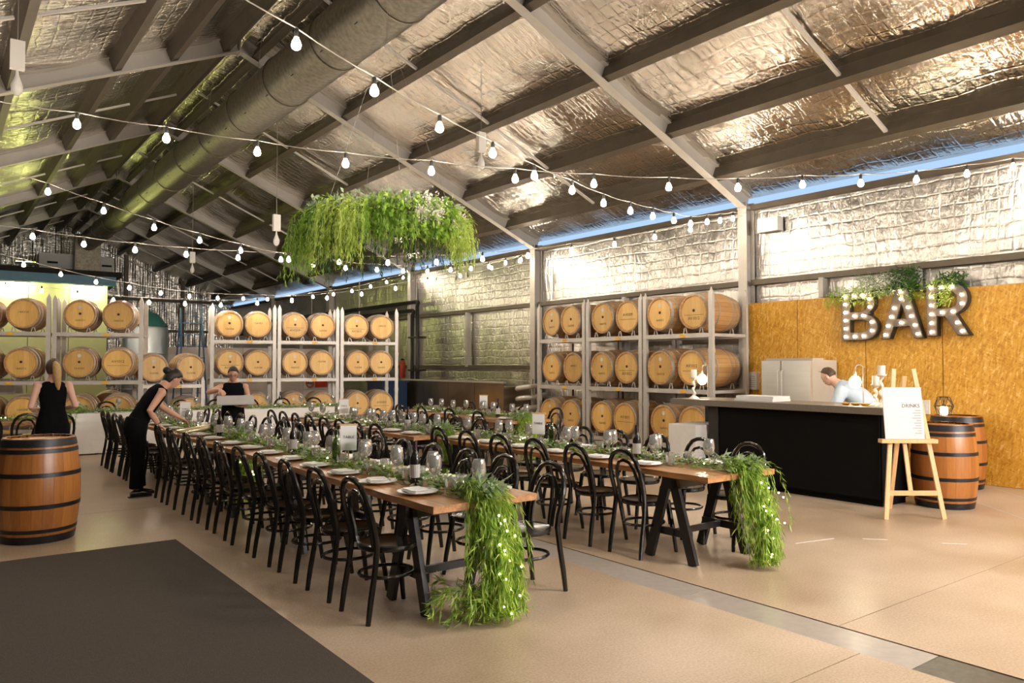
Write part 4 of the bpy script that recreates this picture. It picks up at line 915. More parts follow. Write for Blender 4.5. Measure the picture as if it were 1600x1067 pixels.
# marquee letters B A R
XF = 11.375
def marquee(ch, outline_list, ymid, z0, bulbs, wscale=1.0, inner=()):
    L = empty('marquee_letter', (XF, ymid, z0)); tag(L, 'black marquee letter %s with warm bulbs on the chipboard wall' % ch, 'sign letter', 'marquee letters')
    cu = bpy.data.curves.new('letter', 'CURVE'); cu.dimensions = '2D'; cu.fill_mode = 'BOTH'; cu.extrude = 0.05
    for pl in outline_list:
        sp_ = cu.splines.new('POLY'); sp_.points.add(len(pl)-1); sp_.use_cyclic_u = True
        for i, (x, y) in enumerate(pl): sp_.points[i].co = (x, y, 0, 1)
    R_ = Matrix(((0, 0, -1, 0), (-1, 0, 0, 0), (0, 1, 0, 0), (0, 0, 0, 1)))   # u -> -Y, v -> Z
    def conv(c, nm, mat, dx):
        o = bpy.data.objects.new('tmp', c); COL.objects.link(o); me = bpy.data.meshes.new_from_object(o.evaluated_get(bpy.context.evaluated_depsgraph_get())); bpy.data.objects.remove(o)
        me.transform(R_); me.materials.clear(); me.materials.append(MT[mat]); q = ob(nm, me, L, (dx, 0, 0)); return q
    conv(cu, 'letter_can', 'marquee_black', -0.055)
    c2 = cu.copy(); c2.extrude = 0.004; c2.offset = -0.008; conv(c2, 'letter_face', 'marquee_face', -0.11)
    for (u, v) in bulbs:
        b = MB().ball((0, 0, 0), 0.0195, 10, 6).obj('bulb', 'marquee_glow', L, None, (-0.135, -u, v))
        MB().lathe([(0.02, 0), (0.017, 0.014)], 8, Matrix.Rotation(-PI/2, 4, 'Y')).obj('socket', 'socket_black', b, None, (0.022, 0, 0))
def arc(cx, cy, rx, ry, a0, a1, n=10): return [(cx+rx*math.cos(a), cy+ry*math.sin(a)) for a in np.linspace(a0, a1, n)]
h = 0.74
B_out = [(0.0, 0.0), (0.36, 0.0)] + arc(0.36, 0.20, 0.22, 0.20, -PI/2, PI/2-0.25)[1:] + [(0.47, 0.385)] + arc(0.34, 0.565, 0.20, 0.175, -0.9, PI/2) + [(0.0, h)]
B_in1 = [(0.15, 0.13), (0.34, 0.13)] + arc(0.36, 0.22, 0.08, 0.085, -1.2, 1.2, 6) + [(0.34, 0.31), (0.15, 0.31)]
B_in2 = [(0.15, 0.44), (0.33, 0.44)] + arc(0.34, 0.53, 0.07, 0.08, -1.2, 1.2, 6) + [(0.33, 0.62), (0.15, 0.62)]
bB = [(0.075, 0.06+0.125*k) for k in range(6)] + [(0.22, 0.06), (0.36, 0.065), (0.49, 0.14), (0.49, 0.27), (0.22, 0.375), (0.36, 0.375), (0.46, 0.50), (0.46, 0.62), (0.22, 0.68), (0.35, 0.685)]
marquee('B', [B_out, B_in1, B_in2], 6.42, 2.00, bB)
A_out = [(0.0, 0.0), (0.14, 0.0), (0.20, 0.17), (0.42, 0.17), (0.48, 0.0), (0.62, 0.0), (0.40, h), (0.22, h)]
A_in = [(0.245, 0.29), (0.375, 0.29), (0.31, 0.50)]
bA = [(0.075, 0.06), (0.115, 0.19), (0.165, 0.32), (0.21, 0.45), (0.545, 0.06), (0.505, 0.19), (0.455, 0.32), (0.41, 0.45), (0.31, 0.58), (0.31, 0.68), (0.31, 0.23)]
marquee('A', [A_out, A_in], 5.80, 2.01, bA)
R_out = [(0.0, 0.0), (0.15, 0.0), (0.15, 0.27), (0.25, 0.27), (0.41, 0.0), (0.58, 0.0), (0.40, 0.30)] + arc(0.33, 0.515, 0.23, 0.225, -1.1, PI/2) + [(0.0, h)]
R_in = [(0.15, 0.39), (0.31, 0.39)] + arc(0.33, 0.505, 0.08, 0.11, -1.3, 1.3, 6) + [(0.31, 0.62), (0.15, 0.62)]
bR = [(0.075, 0.06+0.125*k) for k in range(6)] + [(0.22, 0.33), (0.36, 0.335), (0.42, 0.18), (0.48, 0.06), (0.48, 0.44), (0.48, 0.56), (0.22, 0.68), (0.36, 0.68)]
marquee('R', [R_out, R_in], 5.14, 2.03, bR)

# easel and drinks board
EB = (8.02, 4.10); ER = (8.50, 3.73)
ex = Vector((ER[0]-EB[0], ER[1]-EB[1], 0)).normalized(); ang = math.atan2(ex.y, ex.x)
ea = empty('easel', ((EB[0]+ER[0])/2, (EB[1]+ER[1])/2, 0), (0, 0, ang)); tag(ea, 'pale pine easel standing in front of the bar end', 'easel')
for s_ in (-1, 1):
    MB().beam((s_*0.305, 0, 0), (s_*0.105, 0.20, 1.58), 0.045, 0.022, (0, -1, 0)).obj('leg', 'pine', ea)
MB().beam((0.03, 0.62, 0), (0.02, 0.22, 1.50), 0.045, 0.022, (0, -1, 0)).obj('rear_leg', 'pine', ea)
MB().beam((-0.26, 0.035, 0.27), (0.26, 0.035, 0.27), 0.022, 0.05, (0, 0, 1)).obj('cross_bar', 'pine', ea)
MB().beam((-0.02, 0.05, 0.28), (-0.05, 0.105, 0.80), 0.04, 0.02, (0, -1, 0)).obj('mast', 'pine', ea)
MB().box((-0.32, 0.03, 0.795), (0.27, 0.125, 0.835)).obj('ledge', 'pine', ea)
bd = empty('drinks_board', tuple(ea.location), (0, 0, ang)); tag(bd, 'white drinks menu board resting on the easel', 'menu board')
tilt = math.atan2(0.10, 0.80); Mb = Matrix.Translation((-0.06, 0.062, 0.837)) @ Matrix.Rotation(-tilt, 4, 'X')
p_ = MB().box((-0.21, -0.006, 0), (0.205, 0.006, 0.55), Mb).obj('panel', 'paper', bd)
dm = text_mesh('DRINKS', 0.055, 'ink_grey'); o = ob('heading', dm, p_); o.matrix_local = Mb @ Matrix.Translation((0.08, -0.0075, 0.35)) @ Matrix.Rotation(PI/2, 4, 'X')
for k in range(10):
    wd = (0.055, 0.085, 0.07, 0.095, 0.05, 0.08, 0.065, 0.09, 0.045, 0.075)[k]; zz = 0.30-0.027*k
    MB().box((0.18-wd, -0.0078, zz), (0.18, -0.0062, zz+0.005), Mb).obj('menu_line', 'ink_grey', p_)
# geometric lantern
la = empty('geometric_lantern', (10.80, 4.72, BL)); tag(la, 'black wire geometric lantern glowing on the rear barrel', 'lantern')
rings = [(0.075, 0.0, 0), (0.125, 0.12, PI/6), (0.07, 0.24, 0)]; P3 = [[(r*math.cos(o_+k*PI/3), r*math.sin(o_+k*PI/3), z+0.006) for k in range(6)] for r, z, o_ in rings]
for k in range(6):
    for (a, b) in ((P3[0][k], P3[0][(k+1) % 6]), (P3[1][k], P3[1][(k+1) % 6]), (P3[2][k], P3[2][(k+1) % 6]), (P3[0][k], P3[1][k]), (P3[0][(k+1) % 6], P3[1][k]), (P3[2][k], P3[1][k]), (P3[2][(k+1) % 6], P3[1][k])): MB().tube([a, b], 0.004, 5).obj('wire', 'socket_black', la)
MB().lathe([(0.045, 0.005), (0.045, 0.11), (0.03, 0.12)], 12).obj('glowing_candle', 'lantern_glow', la); MB().lathe([(0.07, 0), (0.07, 0.006)], 12).obj('floor_plate', 'socket_black', la)
# ================================================================== GREENERY
def leaves_mesh(name, mat, P, D, l, w, fold=0.15):
    P = np.asarray(P, float); D = np.asarray(D, float); n = len(P)
    D = D/np.maximum(np.linalg.norm(D, axis=1, keepdims=True), 1e-9)
    S = np.cross(D, rng.normal(size=(n, 3))); S /= np.maximum(np.linalg.norm(S, axis=1, keepdims=True), 1e-9); N = np.cross(D, S)
    l = np.broadcast_to(np.asarray(l, float), (n,))[:, None]; w = np.broadcast_to(np.asarray(w, float), (n,))[:, None]
    V = np.empty((n, 4, 3)); V[:, 0] = P; V[:, 1] = P+D*l*0.45+S*w*0.5+N*w*fold; V[:, 2] = P+D*l-N*l*0.08; V[:, 3] = P+D*l*0.45-S*w*0.5+N*w*fold
    me = bpy.data.meshes.new(name); V = V.reshape(-1, 3)
    me.vertices.add(4*n); me.vertices.foreach_set('co', V.ravel()); me.loops.add(4*n); me.loops.foreach_set('vertex_index', np.arange(4*n, dtype=np.int32))
    me.polygons.add(n); me.polygons.foreach_set('loop_start', np.arange(0, 4*n, 4, dtype=np.int32)); me.polygons.foreach_set('loop_total', np.full(n, 4, dtype=np.int32))
    me.materials.append(MT[mat]); me.update(calc_edges=True); me.validate(); return me
def unit(v): return v/np.maximum(np.linalg.norm(v, axis=-1, keepdims=True), 1e-9)
def strands(starts, dirs, lengths, per, spread=0.35, grav=2.2):
    """drooping sprays; returns leaf positions and directions"""
    Ps, Ds = [], []
    for s0, d0, L in zip(starts, dirs, lengths):
        t = np.sort(rng.uniform(0.02, 1, per)); d0 = np.asarray(d0, float)
        d = unit(d0[None]*(1-t)[:, None] + np.array([0, 0, -1.0])[None]*(t*grav)[:, None])
        # integrate the curve
        steps = 12; q = np.array(s0, float); path = [q.copy()]; tans = []
        for k in range(steps):
            tt = (k+0.5)/steps; dd = unit((d0*(1-tt)+np.array([0, 0, -grav])*tt)[None])[0]; q = q+dd*L/steps; path.append(q.copy()); tans.append(dd)
        path = np.array(path); idx = t*steps; i0 = np.minimum(idx.astype(int), steps-1); fr_ = idx-i0
        pos = path[i0]*(1-fr_)[:, None]+path[i0+1]*fr_[:, None]; tan = np.array(tans)[i0]
        Ps.append(pos+rng.normal(scale=0.008, size=pos.shape)); Ds.append(unit(tan+rng.normal(scale=spread, size=tan.shape)))
    return np.concatenate(Ps), np.concatenate(Ds)
def stuff(o): o['kind'] = 'stuff'; return o

def hoop():
    c = empty('greenery_hoop', (4.23, 8.08, 3.30)); c.scale = (0.83, 0.83, 1.0); tag(c, 'large hanging hoop overflowing with willow, eucalyptus and white blossom', 'floral hoop')
    R = 0.98
    MB().tube([(R*math.cos(a), R*math.sin(a), 0.02) for a in np.linspace(0, 2*PI, 48, endpoint=False)], 0.02, 8, True).obj('hoop_ring', 'twig', c)
    MB().tube([(0.8*R*math.cos(a), 0.8*R*math.sin(a), 0.0) for a in np.linspace(0, 2*PI, 40, endpoint=False)], 0.015, 6, True).obj('inner_ring', 'twig', c)
    for k in range(4):
        a = PI/4+k*PI/2; MB().tube([(R*math.cos(a), R*math.sin(a), 0), (0.05*math.cos(a), 0.05*math.sin(a), 2.2)], 0.0025, 5).obj('suspension_wire', 'wire_steel', c)
    MB().tube([(0, 0, 2.2), (0, 0, zb(4.15)-3.3-0.02)], 0.004, 5).obj('suspension_wire', 'wire_steel', c)
    # camera-side angle is about -117 deg; give sectors different plants
    def ringpts(n, a0, a1, r0, r1, z0, z1):
        a = rng.uniform(a0, a1, n); r = rng.uniform(r0, r1, n); return np.stack([r*np.cos(a), r*np.sin(a), rng.uniform(z0, z1, n)], 1), a
    # willow curtains
    for mat, n, a0, a1, l0, l1, per, nm in (('leaf_lime', 105, -2.95, -2.28, 0.50, 0.88, 44, 'willow_fronds'), ('leaf_lime', 95, -1.20, -0.10, 0.38, 0.80, 44, 'willow_fronds'), ('leaf_willow', 95, 2.0, 3.45, 0.45, 0.98, 44, 'willow_fronds'), ('leaf_dark', 70, 1.9, 3.6, 0.35, 0.85, 44, 'dark_fronds'),
                                        ('leaf_willow', 45, -2.35, -1.75, 0.30, 0.58, 40, 'willow_fronds'), ('leaf_willow', 45, 0.0, 2.0, 0.3, 0.6, 40, 'willow_fronds'), ('leaf_dark', 60, 0.0, 6.28, 0.2, 0.40, 36, 'dark_fronds'), ('leaf_dark', 110, -0.2, 2.2, 0.4, 0.80, 36, 'dark_fronds')):
        s_, a = ringpts(n, a0, a1, 0.72, 1.06, -0.05, 0.12); d = np.stack([np.cos(a)*0.7, np.sin(a)*0.7, rng.uniform(0.0, 0.5, n)], 1)
        P, D = strands(s_, d, rng.uniform(l0, l1, n), per, 0.30)
        stuff(ob(nm, leaves_mesh(nm, mat, P, D, rng.uniform(0.045, 0.085, len(P)), rng.uniform(0.008, 0.013, len(P))), c))
    # eucalyptus and broad leaves along the top
    s_, a = ringpts(1500, 0, 2*PI, 0.70, 1.10, -0.02, 0.20); D = np.stack([np.cos(a), np.sin(a), rng.uniform(-0.6, 0.8, len(a))], 1)+rng.normal(scale=0.5, size=s_.shape)
    stuff(ob('eucalyptus_leaves', leaves_mesh('eucalyptus_leaves', 'leaf_grey', s_, D, rng.uniform(0.05, 0.09, len(a)), rng.uniform(0.03, 0.05, len(a))), c))
    s_, a = ringpts(1100, -2.3, -1.0, 0.82, 1.14, -0.26, 0.16); D = np.stack([np.cos(a)*0.5, np.sin(a)*0.5, rng.uniform(-1.2, 0.2, len(a))], 1)+rng.normal(scale=0.4, size=s_.shape)
    stuff(ob('broad_leaves', leaves_mesh('broad_leaves', 'leaf_willow', s_, D, rng.uniform(0.06, 0.11, len(a)), rng.uniform(0.03, 0.055, len(a))), c))
    s_, a = ringpts(26, -1.80, -0.80, 0.92, 1.16, -0.12, 0.16); s_ = np.repeat(s_, 75, axis=0)+rng.normal(scale=0.045, size=(26*75, 3)); a = np.zeros(len(s_)); D = rng.normal(size=s_.shape)
    stuff(ob('white_blossom', leaves_mesh('white_blossom', 'petal', s_, D, rng.uniform(0.015, 0.035, len(a)), rng.uniform(0.015, 0.03, len(a))), c))
hoop()

def runner(label, x, y0, y1, z, width, rot=0.0, seed_w=1.0, end='near', drop=None, dens=175):
    """greenery runner along a table; drop = (x offset, half width) of the tail hanging to the floor at the near end"""
    g = empty('garland_runner', (x, y0, z), (0, 0, rot)); tag(g, label, 'garland', 'table garlands')
    L = y1-y0
    pts = [(0.05*math.sin(2.1*t), t, 0.02) for t in np.linspace(0, L, int(L*6))]
    MB().tube(pts, 0.008, 5).obj('vine', 'twig', g)
    for mat, k, l0, l1, w0, w1, nm in (('leaf_willow', 0.9, 0.05, 0.10, 0.010, 0.018, 'fine_leaves'), ('leaf_grey', 0.8, 0.04, 0.07, 0.02, 0.035, 'eucalyptus_leaves'), ('leaf_dark', 0.45, 0.04, 0.08, 0.012, 0.02, 'dark_leaves'), ('petal', 0.65, 0.012, 0.026, 0.012, 0.022, 'white_blossom')):
        n = int(L*dens*k); yv = rng.uniform(0, L, n); xv = rng.normal(scale=width*0.45, size=n); zv = np.abs(rng.normal(scale=0.028, size=n))*np.clip(1.3-np.abs(xv)/width, 0.3, 1.3)+0.006
        P = np.stack([0.05*np.sin(2.1*yv)+xv, yv, zv], 1); D = np.stack([np.sign(xv)*0.8, rng.normal(scale=0.9, size=n), rng.uniform(0.0, 0.7, n)], 1)+rng.normal(scale=0.35, size=(n, 3)); D[:, 2] = np.abs(D[:, 2])*0.6
        if mat == 'petal': P[:, 2] += 0.035
        stuff(ob(nm, leaves_mesh(nm, mat, P, D, rng.uniform(l0, l1, n), rng.uniform(w0, w1, n)), g))
    fb = MB()
    for k in range(int(L*2.2)):
        fb.ball((rng.uniform(-0.1, 0.1), rng.uniform(0.1, L), 0.05), 0.0058, 6, 4)
    if drop:
        dx, hw, floor_spill = drop
        n = 82; st = np.stack([dx+rng.normal(scale=hw*0.55, size=n), rng.uniform(-0.02, 0.22, n), rng.uniform(0.0, 0.10, n)], 1)
        d = np.stack([rng.normal(scale=0.18, size=n)-0.05, np.full(n, -0.55), rng.uniform(0.05, 0.45, n)], 1)
        P, D = strands(st, d, rng.uniform(0.35, 0.80, n)*z/0.75, 42, 0.25, 3.0)
        # second tier starting lower so that the tail reaches the floor
        n2 = 72; hz = rng.uniform(-0.50, -0.15, n2); st2 = np.stack([dx+rng.normal(scale=hw*0.55, size=n2), rng.uniform(-0.20, -0.10, n2), hz], 1)
        d2 = np.stack([rng.normal(scale=0.25, size=n2), rng.normal(-0.15, 0.15, n2), rng.uniform(-0.3, 0.2, n2)], 1)
        P2, D2 = strands(st2, d2, np.minimum(rng.uniform(0.25, 0.45, n2), z+hz-0.02), 40, 0.28, 3.0)
        P = np.concatenate([P, P2]); D = np.concatenate([D, D2])
        if floor_spill:
            n3 = 42; a = rng.uniform(0, 2*PI, n3); st3 = np.stack([dx-0.10+rng.normal(scale=0.16, size=n3), -0.05+rng.normal(scale=0.10, size=n3), np.full(n3, -z+0.12)+rng.uniform(0, 0.12, n3)], 1)
            d3 = np.stack([np.cos(a)*1.4-0.5, np.sin(a)*1.2, rng.uniform(0.0, 0.5, n3)], 1); P3, D3 = strands(st3, d3, rng.uniform(0.12, 0.28, n3), 36, 0.35, 1.1); P = np.concatenate([P, P3]); D = np.concatenate([D, D3])
        ok = P[:, 2] > -z+0.012; P = P[ok]; D = D[ok]; far = P[:, 2]+D[:, 2]*0.08 < -z+0.01; D[far, 2] = np.abs(D[far, 2])*0.1
        half = len(P)//2; pm = rng.permutation(len(P))
        for mat, ii in (('leaf_willow', pm[:half]), ('leaf_lime', pm[half:int(half*1.88)]), ('leaf_dark', pm[int(half*1.88):])):
            stuff(ob('trailing_fronds', leaves_mesh('trailing_fronds', mat, P[ii], D[ii], rng.uniform(0.05, 0.095, len(ii)), rng.uniform(0.0065, 0.0105, len(ii))), g))
        nn = 150; q = np.stack([dx+rng.normal(scale=hw*0.6, size=nn), rng.uniform(-0.10, 0.25, nn), rng.uniform(0.02, 0.12, nn)], 1)
        stuff(ob('eucalyptus_leaves', leaves_mesh('eucalyptus_leaves', 'leaf_grey', q, rng.normal(size=q.shape)+np.array([0, -0.8, 0.2]), rng.uniform(0.05, 0.1, nn), rng.uniform(0.02, 0.04, nn)), g))
        for k in range(18): fb.ball((dx+(k % 5-2)*hw*0.36+rng.normal(scale=0.015), -0.24+rng.normal(scale=0.03), -(0.06+(z-0.10)*k/18)), 0.0066, 6, 4)
    stuff(fb.obj('fairy_lights', 'fairy_glow', g))
    return g
zt = 0.748
runner('leafy garland down the front table spilling to the floor with fairy lights', 2.885, 4.10, 8.85, zt, 0.15, drop=(0.0, 0.085, True))
runner('leafy garland along the waitress-side table, trailing at its near end', 2.885, 9.10, 14.0, zt, 0.15, drop=(0.02, 0.10, False))
runner('leafy garland along the bar-side table hanging thickly off its near corner', 5.25, 3.86, 7.85, zt, 0.15, drop=(0.06, 0.095, False))
runner('leafy garland along the far bar-side table with glowing tail', 5.09, 8.20, 12.5, zt, 0.15, drop=(0.05, 0.10, False))
runner('leafy garland along the trough-side table with a tail at the near end', 7.62, 9.56, 13.3, zt, 0.15, drop=(-0.15, 0.12, False))
x_, y_ = onh(0.0, 0.18)
runner('leafy white-flowered garland along the front of the head table', x_, y_, y_+HL-0.1, 0.754, 0.16, rot=aH-PI/2, drop=(0.0, 0.10, False), dens=230)
runner('short leafy garland on the table beyond the lone barrel', -0.40, 14.35, 16.45, zt, 0.13, rot=-PI/2)

# foliage over the BAR letters, along the top of the chipboard
gb = empty('sign_garland', (11.36, 5.5, 2.70)); tag(gb, 'leafy garland draped along the chipboard top over the letters', 'garland')
def clump(mat, nm, n, y0, y1, z0, z1, l, w, down, hang=0.0):
    P = np.stack([rng.uniform(-0.14, 0.06, n), rng.uniform(y0, y1, n), rng.uniform(z0, z1, n)], 1); D = rng.normal(size=(n, 3)); D[:, 2] += down
    stuff(ob(nm, leaves_mesh(nm, mat, P, D, rng.uniform(l*0.6, l, n), rng.uniform(w*0.6, w, n)), gb))
MB().tube([(-0.03, y, 0.02+0.03*math.sin(5*y)) for y in np.linspace(-0.75, 1.2, 24)], 0.012, 6).obj('vine', 'twig', gb)
clump('leaf_lime', 'lime_leaves', 420, 0.35, 1.20, -0.14, 0.06, 0.10, 0.014, -0.8); clump('leaf_willow', 'willow_leaves', 380, 0.1, 1.1, -0.06, 0.12, 0.10, 0.014, 0)
clump('leaf_grey', 'grey_leaves', 800, -0.05, 0.65, -0.06, 0.30, 0.07, 0.018, 0.2); clump('petal', 'pale_blossom', 500, -0.05, 0.65, -0.04, 0.28, 0.04, 0.016, 0.2)
clump('leaf_dark', 'dark_leaves', 620, -0.25, 0.15, 0.0, 0.34, 0.10, 0.02, 0.2); clump('leaf_dark', 'dark_leaves', 380, -0.85, -0.5, 0.0, 0.20, 0.10, 0.02, 0); clump('leaf_lime', 'lime_leaves', 420, -0.72, -0.45, -0.22, 0.15, 0.10, 0.014, -0.6); clump('leaf_willow', 'willow_leaves', 260, -0.6, 0.0, -0.12, 0.08, 0.10, 0.014, -0.2)
# ================================================================== PEOPLE
def head_mb(M):
    m = MB(); t = MB(); t.ball((0, 0, 0), 1.0, 24, 16); vv = []
    for x, y, z in t.v:
        X, Y, Z = x*0.098, y*0.076, z*0.118
        if Z < 0:
            k = -Z/0.118; Y *= 1-0.34*k; X = X*(1-0.22*k)+0.020*k + (0.012*k if x > 0 else -0.0)
        if x > 0.75 and abs(z) < 0.55: X *= 0.95
        vv.append((X, Y, Z))
    m.add(vv, t.f)
    m.add([(0.085, -0.007, 0.012), (0.085, 0.007, 0.012), (0.112, -0.010, -0.028), (0.112, 0.010, -0.028), (0.082, -0.016, -0.036), (0.082, 0.016, -0.036), (0.06, 0, 0.02), (0.06, 0, -0.03)], [(0, 2, 3, 1), (0, 4, 2), (1, 3, 5), (2, 4, 5, 3), (0, 1, 6), (4, 7, 5), (0, 6, 7, 4), (1, 5, 7, 6)])
    for s_ in (-1, 1): m.ball((0.0, s_*0.078, -0.005), 0.03, 10, 6, (0.65, 0.32, 1.05))
    m.tube([(-0.02, 0, -0.05), (-0.045, 0, -0.20)], [0.055, 0.060], 12)
    m.v = [tuple(M @ Vector(p)) for p in m.v]; return m
def hand(m, w, d, upv, curl=0.5, s_=1, spread=0.25):
    """palm and five fingers from wrist w along d; upv = back of the hand"""
    w = Vector(w); d = Vector(d).normalized(); u = Vector(upv); u = (u-d*u.dot(d)).normalized(); sd = d.cross(u)*s_
    m.loft([(w-d*0.01, sd*0.026, u*0.019), (w+d*0.03, sd*0.036, u*0.016), (w+d*0.075, sd*0.042, u*0.014), (w+d*0.092, sd*0.038, u*0.011)], 12)
    for k, L in enumerate((0.070, 0.080, 0.074, 0.058)):
        o = (k-1.5)*0.0205; p0 = w+d*0.082+sd*o; dd = (d+sd*(k-1.5)*spread*0.12).normalized(); pts = [p0]; an = 0.0; q = p0
        for seg in (0.42, 0.32, 0.26):
            an += curl*0.75; q = q+(dd*math.cos(an)-u*math.sin(an))*(L*seg); pts.append(q)
        m.tube(pts, [0.0095, 0.009, 0.0082, 0.0065], 8)
    p0 = w+d*0.025-sd*0.030; q = p0+(d*0.6-sd*0.75-u*0.2).normalized()*0.034; r_ = q+(d*0.85-sd*0.3-u*0.45).normalized()*0.030
    m.tube([w+d*0.02-sd*0.012, p0, q, r_], [0.014, 0.012, 0.0105, 0.008], 8)
def arm(m, sh, el, wr, r=(0.050, 0.043, 0.036, 0.040, 0.034, 0.025)):
    sh, el, wr = Vector(sh), Vector(el), Vector(wr)
    m.tube([sh, sh.lerp(el, 0.5), el, el.lerp(wr, 0.3), el.lerp(wr, 0.7), wr], r, 12); m.ball(tuple(sh), 0.055, 12, 8)
def body_obj(m, mat, parent, voxel=0.0075):
    o = m.obj('body', mat, parent, True)
    r = o.modifiers.new('fuse', 'REMESH'); r.mode = 'VOXEL'; r.voxel_size = voxel; r.use_smooth_shade = True
    s2 = o.modifiers.new('soft', 'SMOOTH'); s2.factor = 0.5; s2.iterations = 3
    return o
def garment(m, name, mat, parent, voxel=0.012):
    o = m.obj(name, mat, parent, True); r = o.modifiers.new('fuse', 'REMESH'); r.mode = 'VOXEL'; r.voxel_size = voxel; r.use_smooth_shade = True
    s2 = o.modifiers.new('soft', 'SMOOTH'); s2.factor = 0.5; s2.iterations = 5; return o
def sec(x, z, hw, hd, a=0.0, y=0.0): return ((x, y, z), (0, hw, 0), (math.cos(a)*hd, 0, -math.sin(a)*hd))
def face(parent, M):
    for s_ in (-1, 1):
        e = MB().ball((0.083, s_*0.031, 0.008), 0.0105, 8, 6, (0.6, 1.25, 0.7)); e.v = [tuple(M @ Vector(p)) for p in e.v]; e.obj('eye', 'eye_dark', parent)
        e = MB().tube([(0.087, s_*0.014, 0.029), (0.089, s_*0.032, 0.034), (0.078, s_*0.05, 0.029)], [0.003, 0.004, 0.002], 6); e.v = [tuple(M @ Vector(p)) for p in e.v]; e.obj('eyebrow', 'hair_brown', parent)
    e = MB().ball((0.090, 0, -0.060), 0.012, 10, 6, (0.6, 1.9, 0.6)); e.v = [tuple(M @ Vector(p)) for p in e.v]; e.obj('mouth', 'lip', parent)
def cap_hair(M, grow=1.10, front=0.045, low=-0.03, back_low=-0.075):
    t = MB(); t.ball((0, 0, 0), 1.0, 24, 16); vv = []
    for x, y, z in t.v:
        k = grow+0.02*math.sin(9*y+7*x)
        X, Y, Z = x*0.100*k-0.006, y*0.079*k, z*0.120*k+0.004
        lim = back_low if x < -0.15 else low+max(0, x+0.15)*0.11
        if Z < lim: sh = 0.80; X *= sh; Y *= sh; Z = lim-0.004
        if x > 0.5 and Z < front: X *= 0.82
        vv.append(tuple(M @ Vector((X, Y, Z))))
    m = MB(); m.add(vv, t.f); m.sm = True; return m
def legs(m, hips, knees, ankles, r=(0.085, 0.075, 0.055, 0.05, 0.036)):
    for h_, k_, a_2 in zip(hips, knees, ankles):
        h_, k_, a_2 = Vector(h_), Vector(k_), Vector(a_2); m.tube([h_, h_.lerp(k_, 0.5), k_, k_.lerp(a_2, 0.35), a_2], r, 12)
def shoe(parent, x, y, rot=0.0):
    m = MB(); M_ = Matrix.Translation((x, y, 0)) @ Matrix.Rotation(rot, 4, 'Z')
    m.loft([(M_ @ Vector((-0.075, 0, 0.035)), M_.to_3x3() @ Vector((0, 0.022, 0)), (0, 0, 0.030)), (M_ @ Vector((-0.03, 0, 0.048)), M_.to_3x3() @ Vector((0, 0.036, 0)), (0, 0, 0.045)), (M_ @ Vector((0.06, 0, 0.036)), M_.to_3x3() @ Vector((0, 0.042, 0)), (0, 0, 0.034)), (M_ @ Vector((0.14, 0, 0.026)), M_.to_3x3() @ Vector((0, 0.040, 0)), (0, 0, 0.024)), (M_ @ Vector((0.175, 0, 0.016)), M_.to_3x3() @ Vector((0, 0.018, 0)), (0, 0, 0.012))], 12)
    o = m.obj('shoe', 'shoe', parent); m2 = MB().box((-0.095, -0.036, 0.0), (0.165, 0.036, 0.014), M_); m2.obj('sole', 'socket_black', o)

# --- woman with the ponytail, seen from behind
p1 = empty('person', (1.24, 11.60, 0), (0, 0, PI/2+0.05)); tag(p1, 'person in sleeveless black dress with blond ponytail seen from behind', 'person', 'people')
m = MB(); Mh = Matrix.Translation((0.02, 0.0, 1.575)) @ Matrix.Rotation(0.10, 4, 'Y')
hm = head_mb(Mh); m.add(hm.v, hm.f)
m.loft([sec(0, 0.86, 0.15, 0.10), sec(0, 1.05, 0.125, 0.09), sec(0, 1.22, 0.145, 0.10), sec(-0.005, 1.34, 0.165, 0.09), sec(-0.01, 1.40, 0.10, 0.065), sec(-0.01, 1.47, 0.055, 0.055)], 18)
for s_ in (-1, 1):
    el = (-0.06, s_*0.255, 1.08); wr = (0.17, s_*0.17, 1.05); arm(m, (-0.01, s_*0.175, 1.355), el, wr); hand(m, wr, (1, -s_*0.5, 0.1), (0, 0, 1), 0.6, s_)
legs(m, [(0, .08, .9), (0, -.08, .9)], [(0.01, .085, .5), (0.01, -.085, .5)], [(-0.01, .09, .08), (-0.01, -.09, .08)])
body_obj(m, 'skin_pale', p1)
d = MB(); d.loft([sec(0, 0.42, 0.20, 0.15), sec(0, 0.70, 0.20, 0.145), sec(0, 0.90, 0.185, 0.135), sec(0, 1.06, 0.142, 0.108), sec(0, 1.22, 0.160, 0.118), sec(-0.003, 1.32, 0.165, 0.112), sec(-0.01, 1.385, 0.135, 0.085), sec(-0.012, 1.415, 0.085, 0.07)], 20); garment(d, 'dress', 'black_cloth', p1)
cap_hair(Mh, 1.12).obj('hair', 'hair_brown', p1)
MB().tube([(-0.085, -0.005, 1.65), (-0.125, -0.01, 1.62), (-0.135, -0.02, 1.54), (-0.125, -0.03, 1.44), (-0.125, -0.035, 1.36), (-0.13, -0.04, 1.30)], [0.030, 0.045, 0.052, 0.046, 0.032, 0.012], 12).obj('ponytail', 'hair_blond', p1)
for s_ in (-1, 1): shoe(p1, 0.0, s_*0.09)

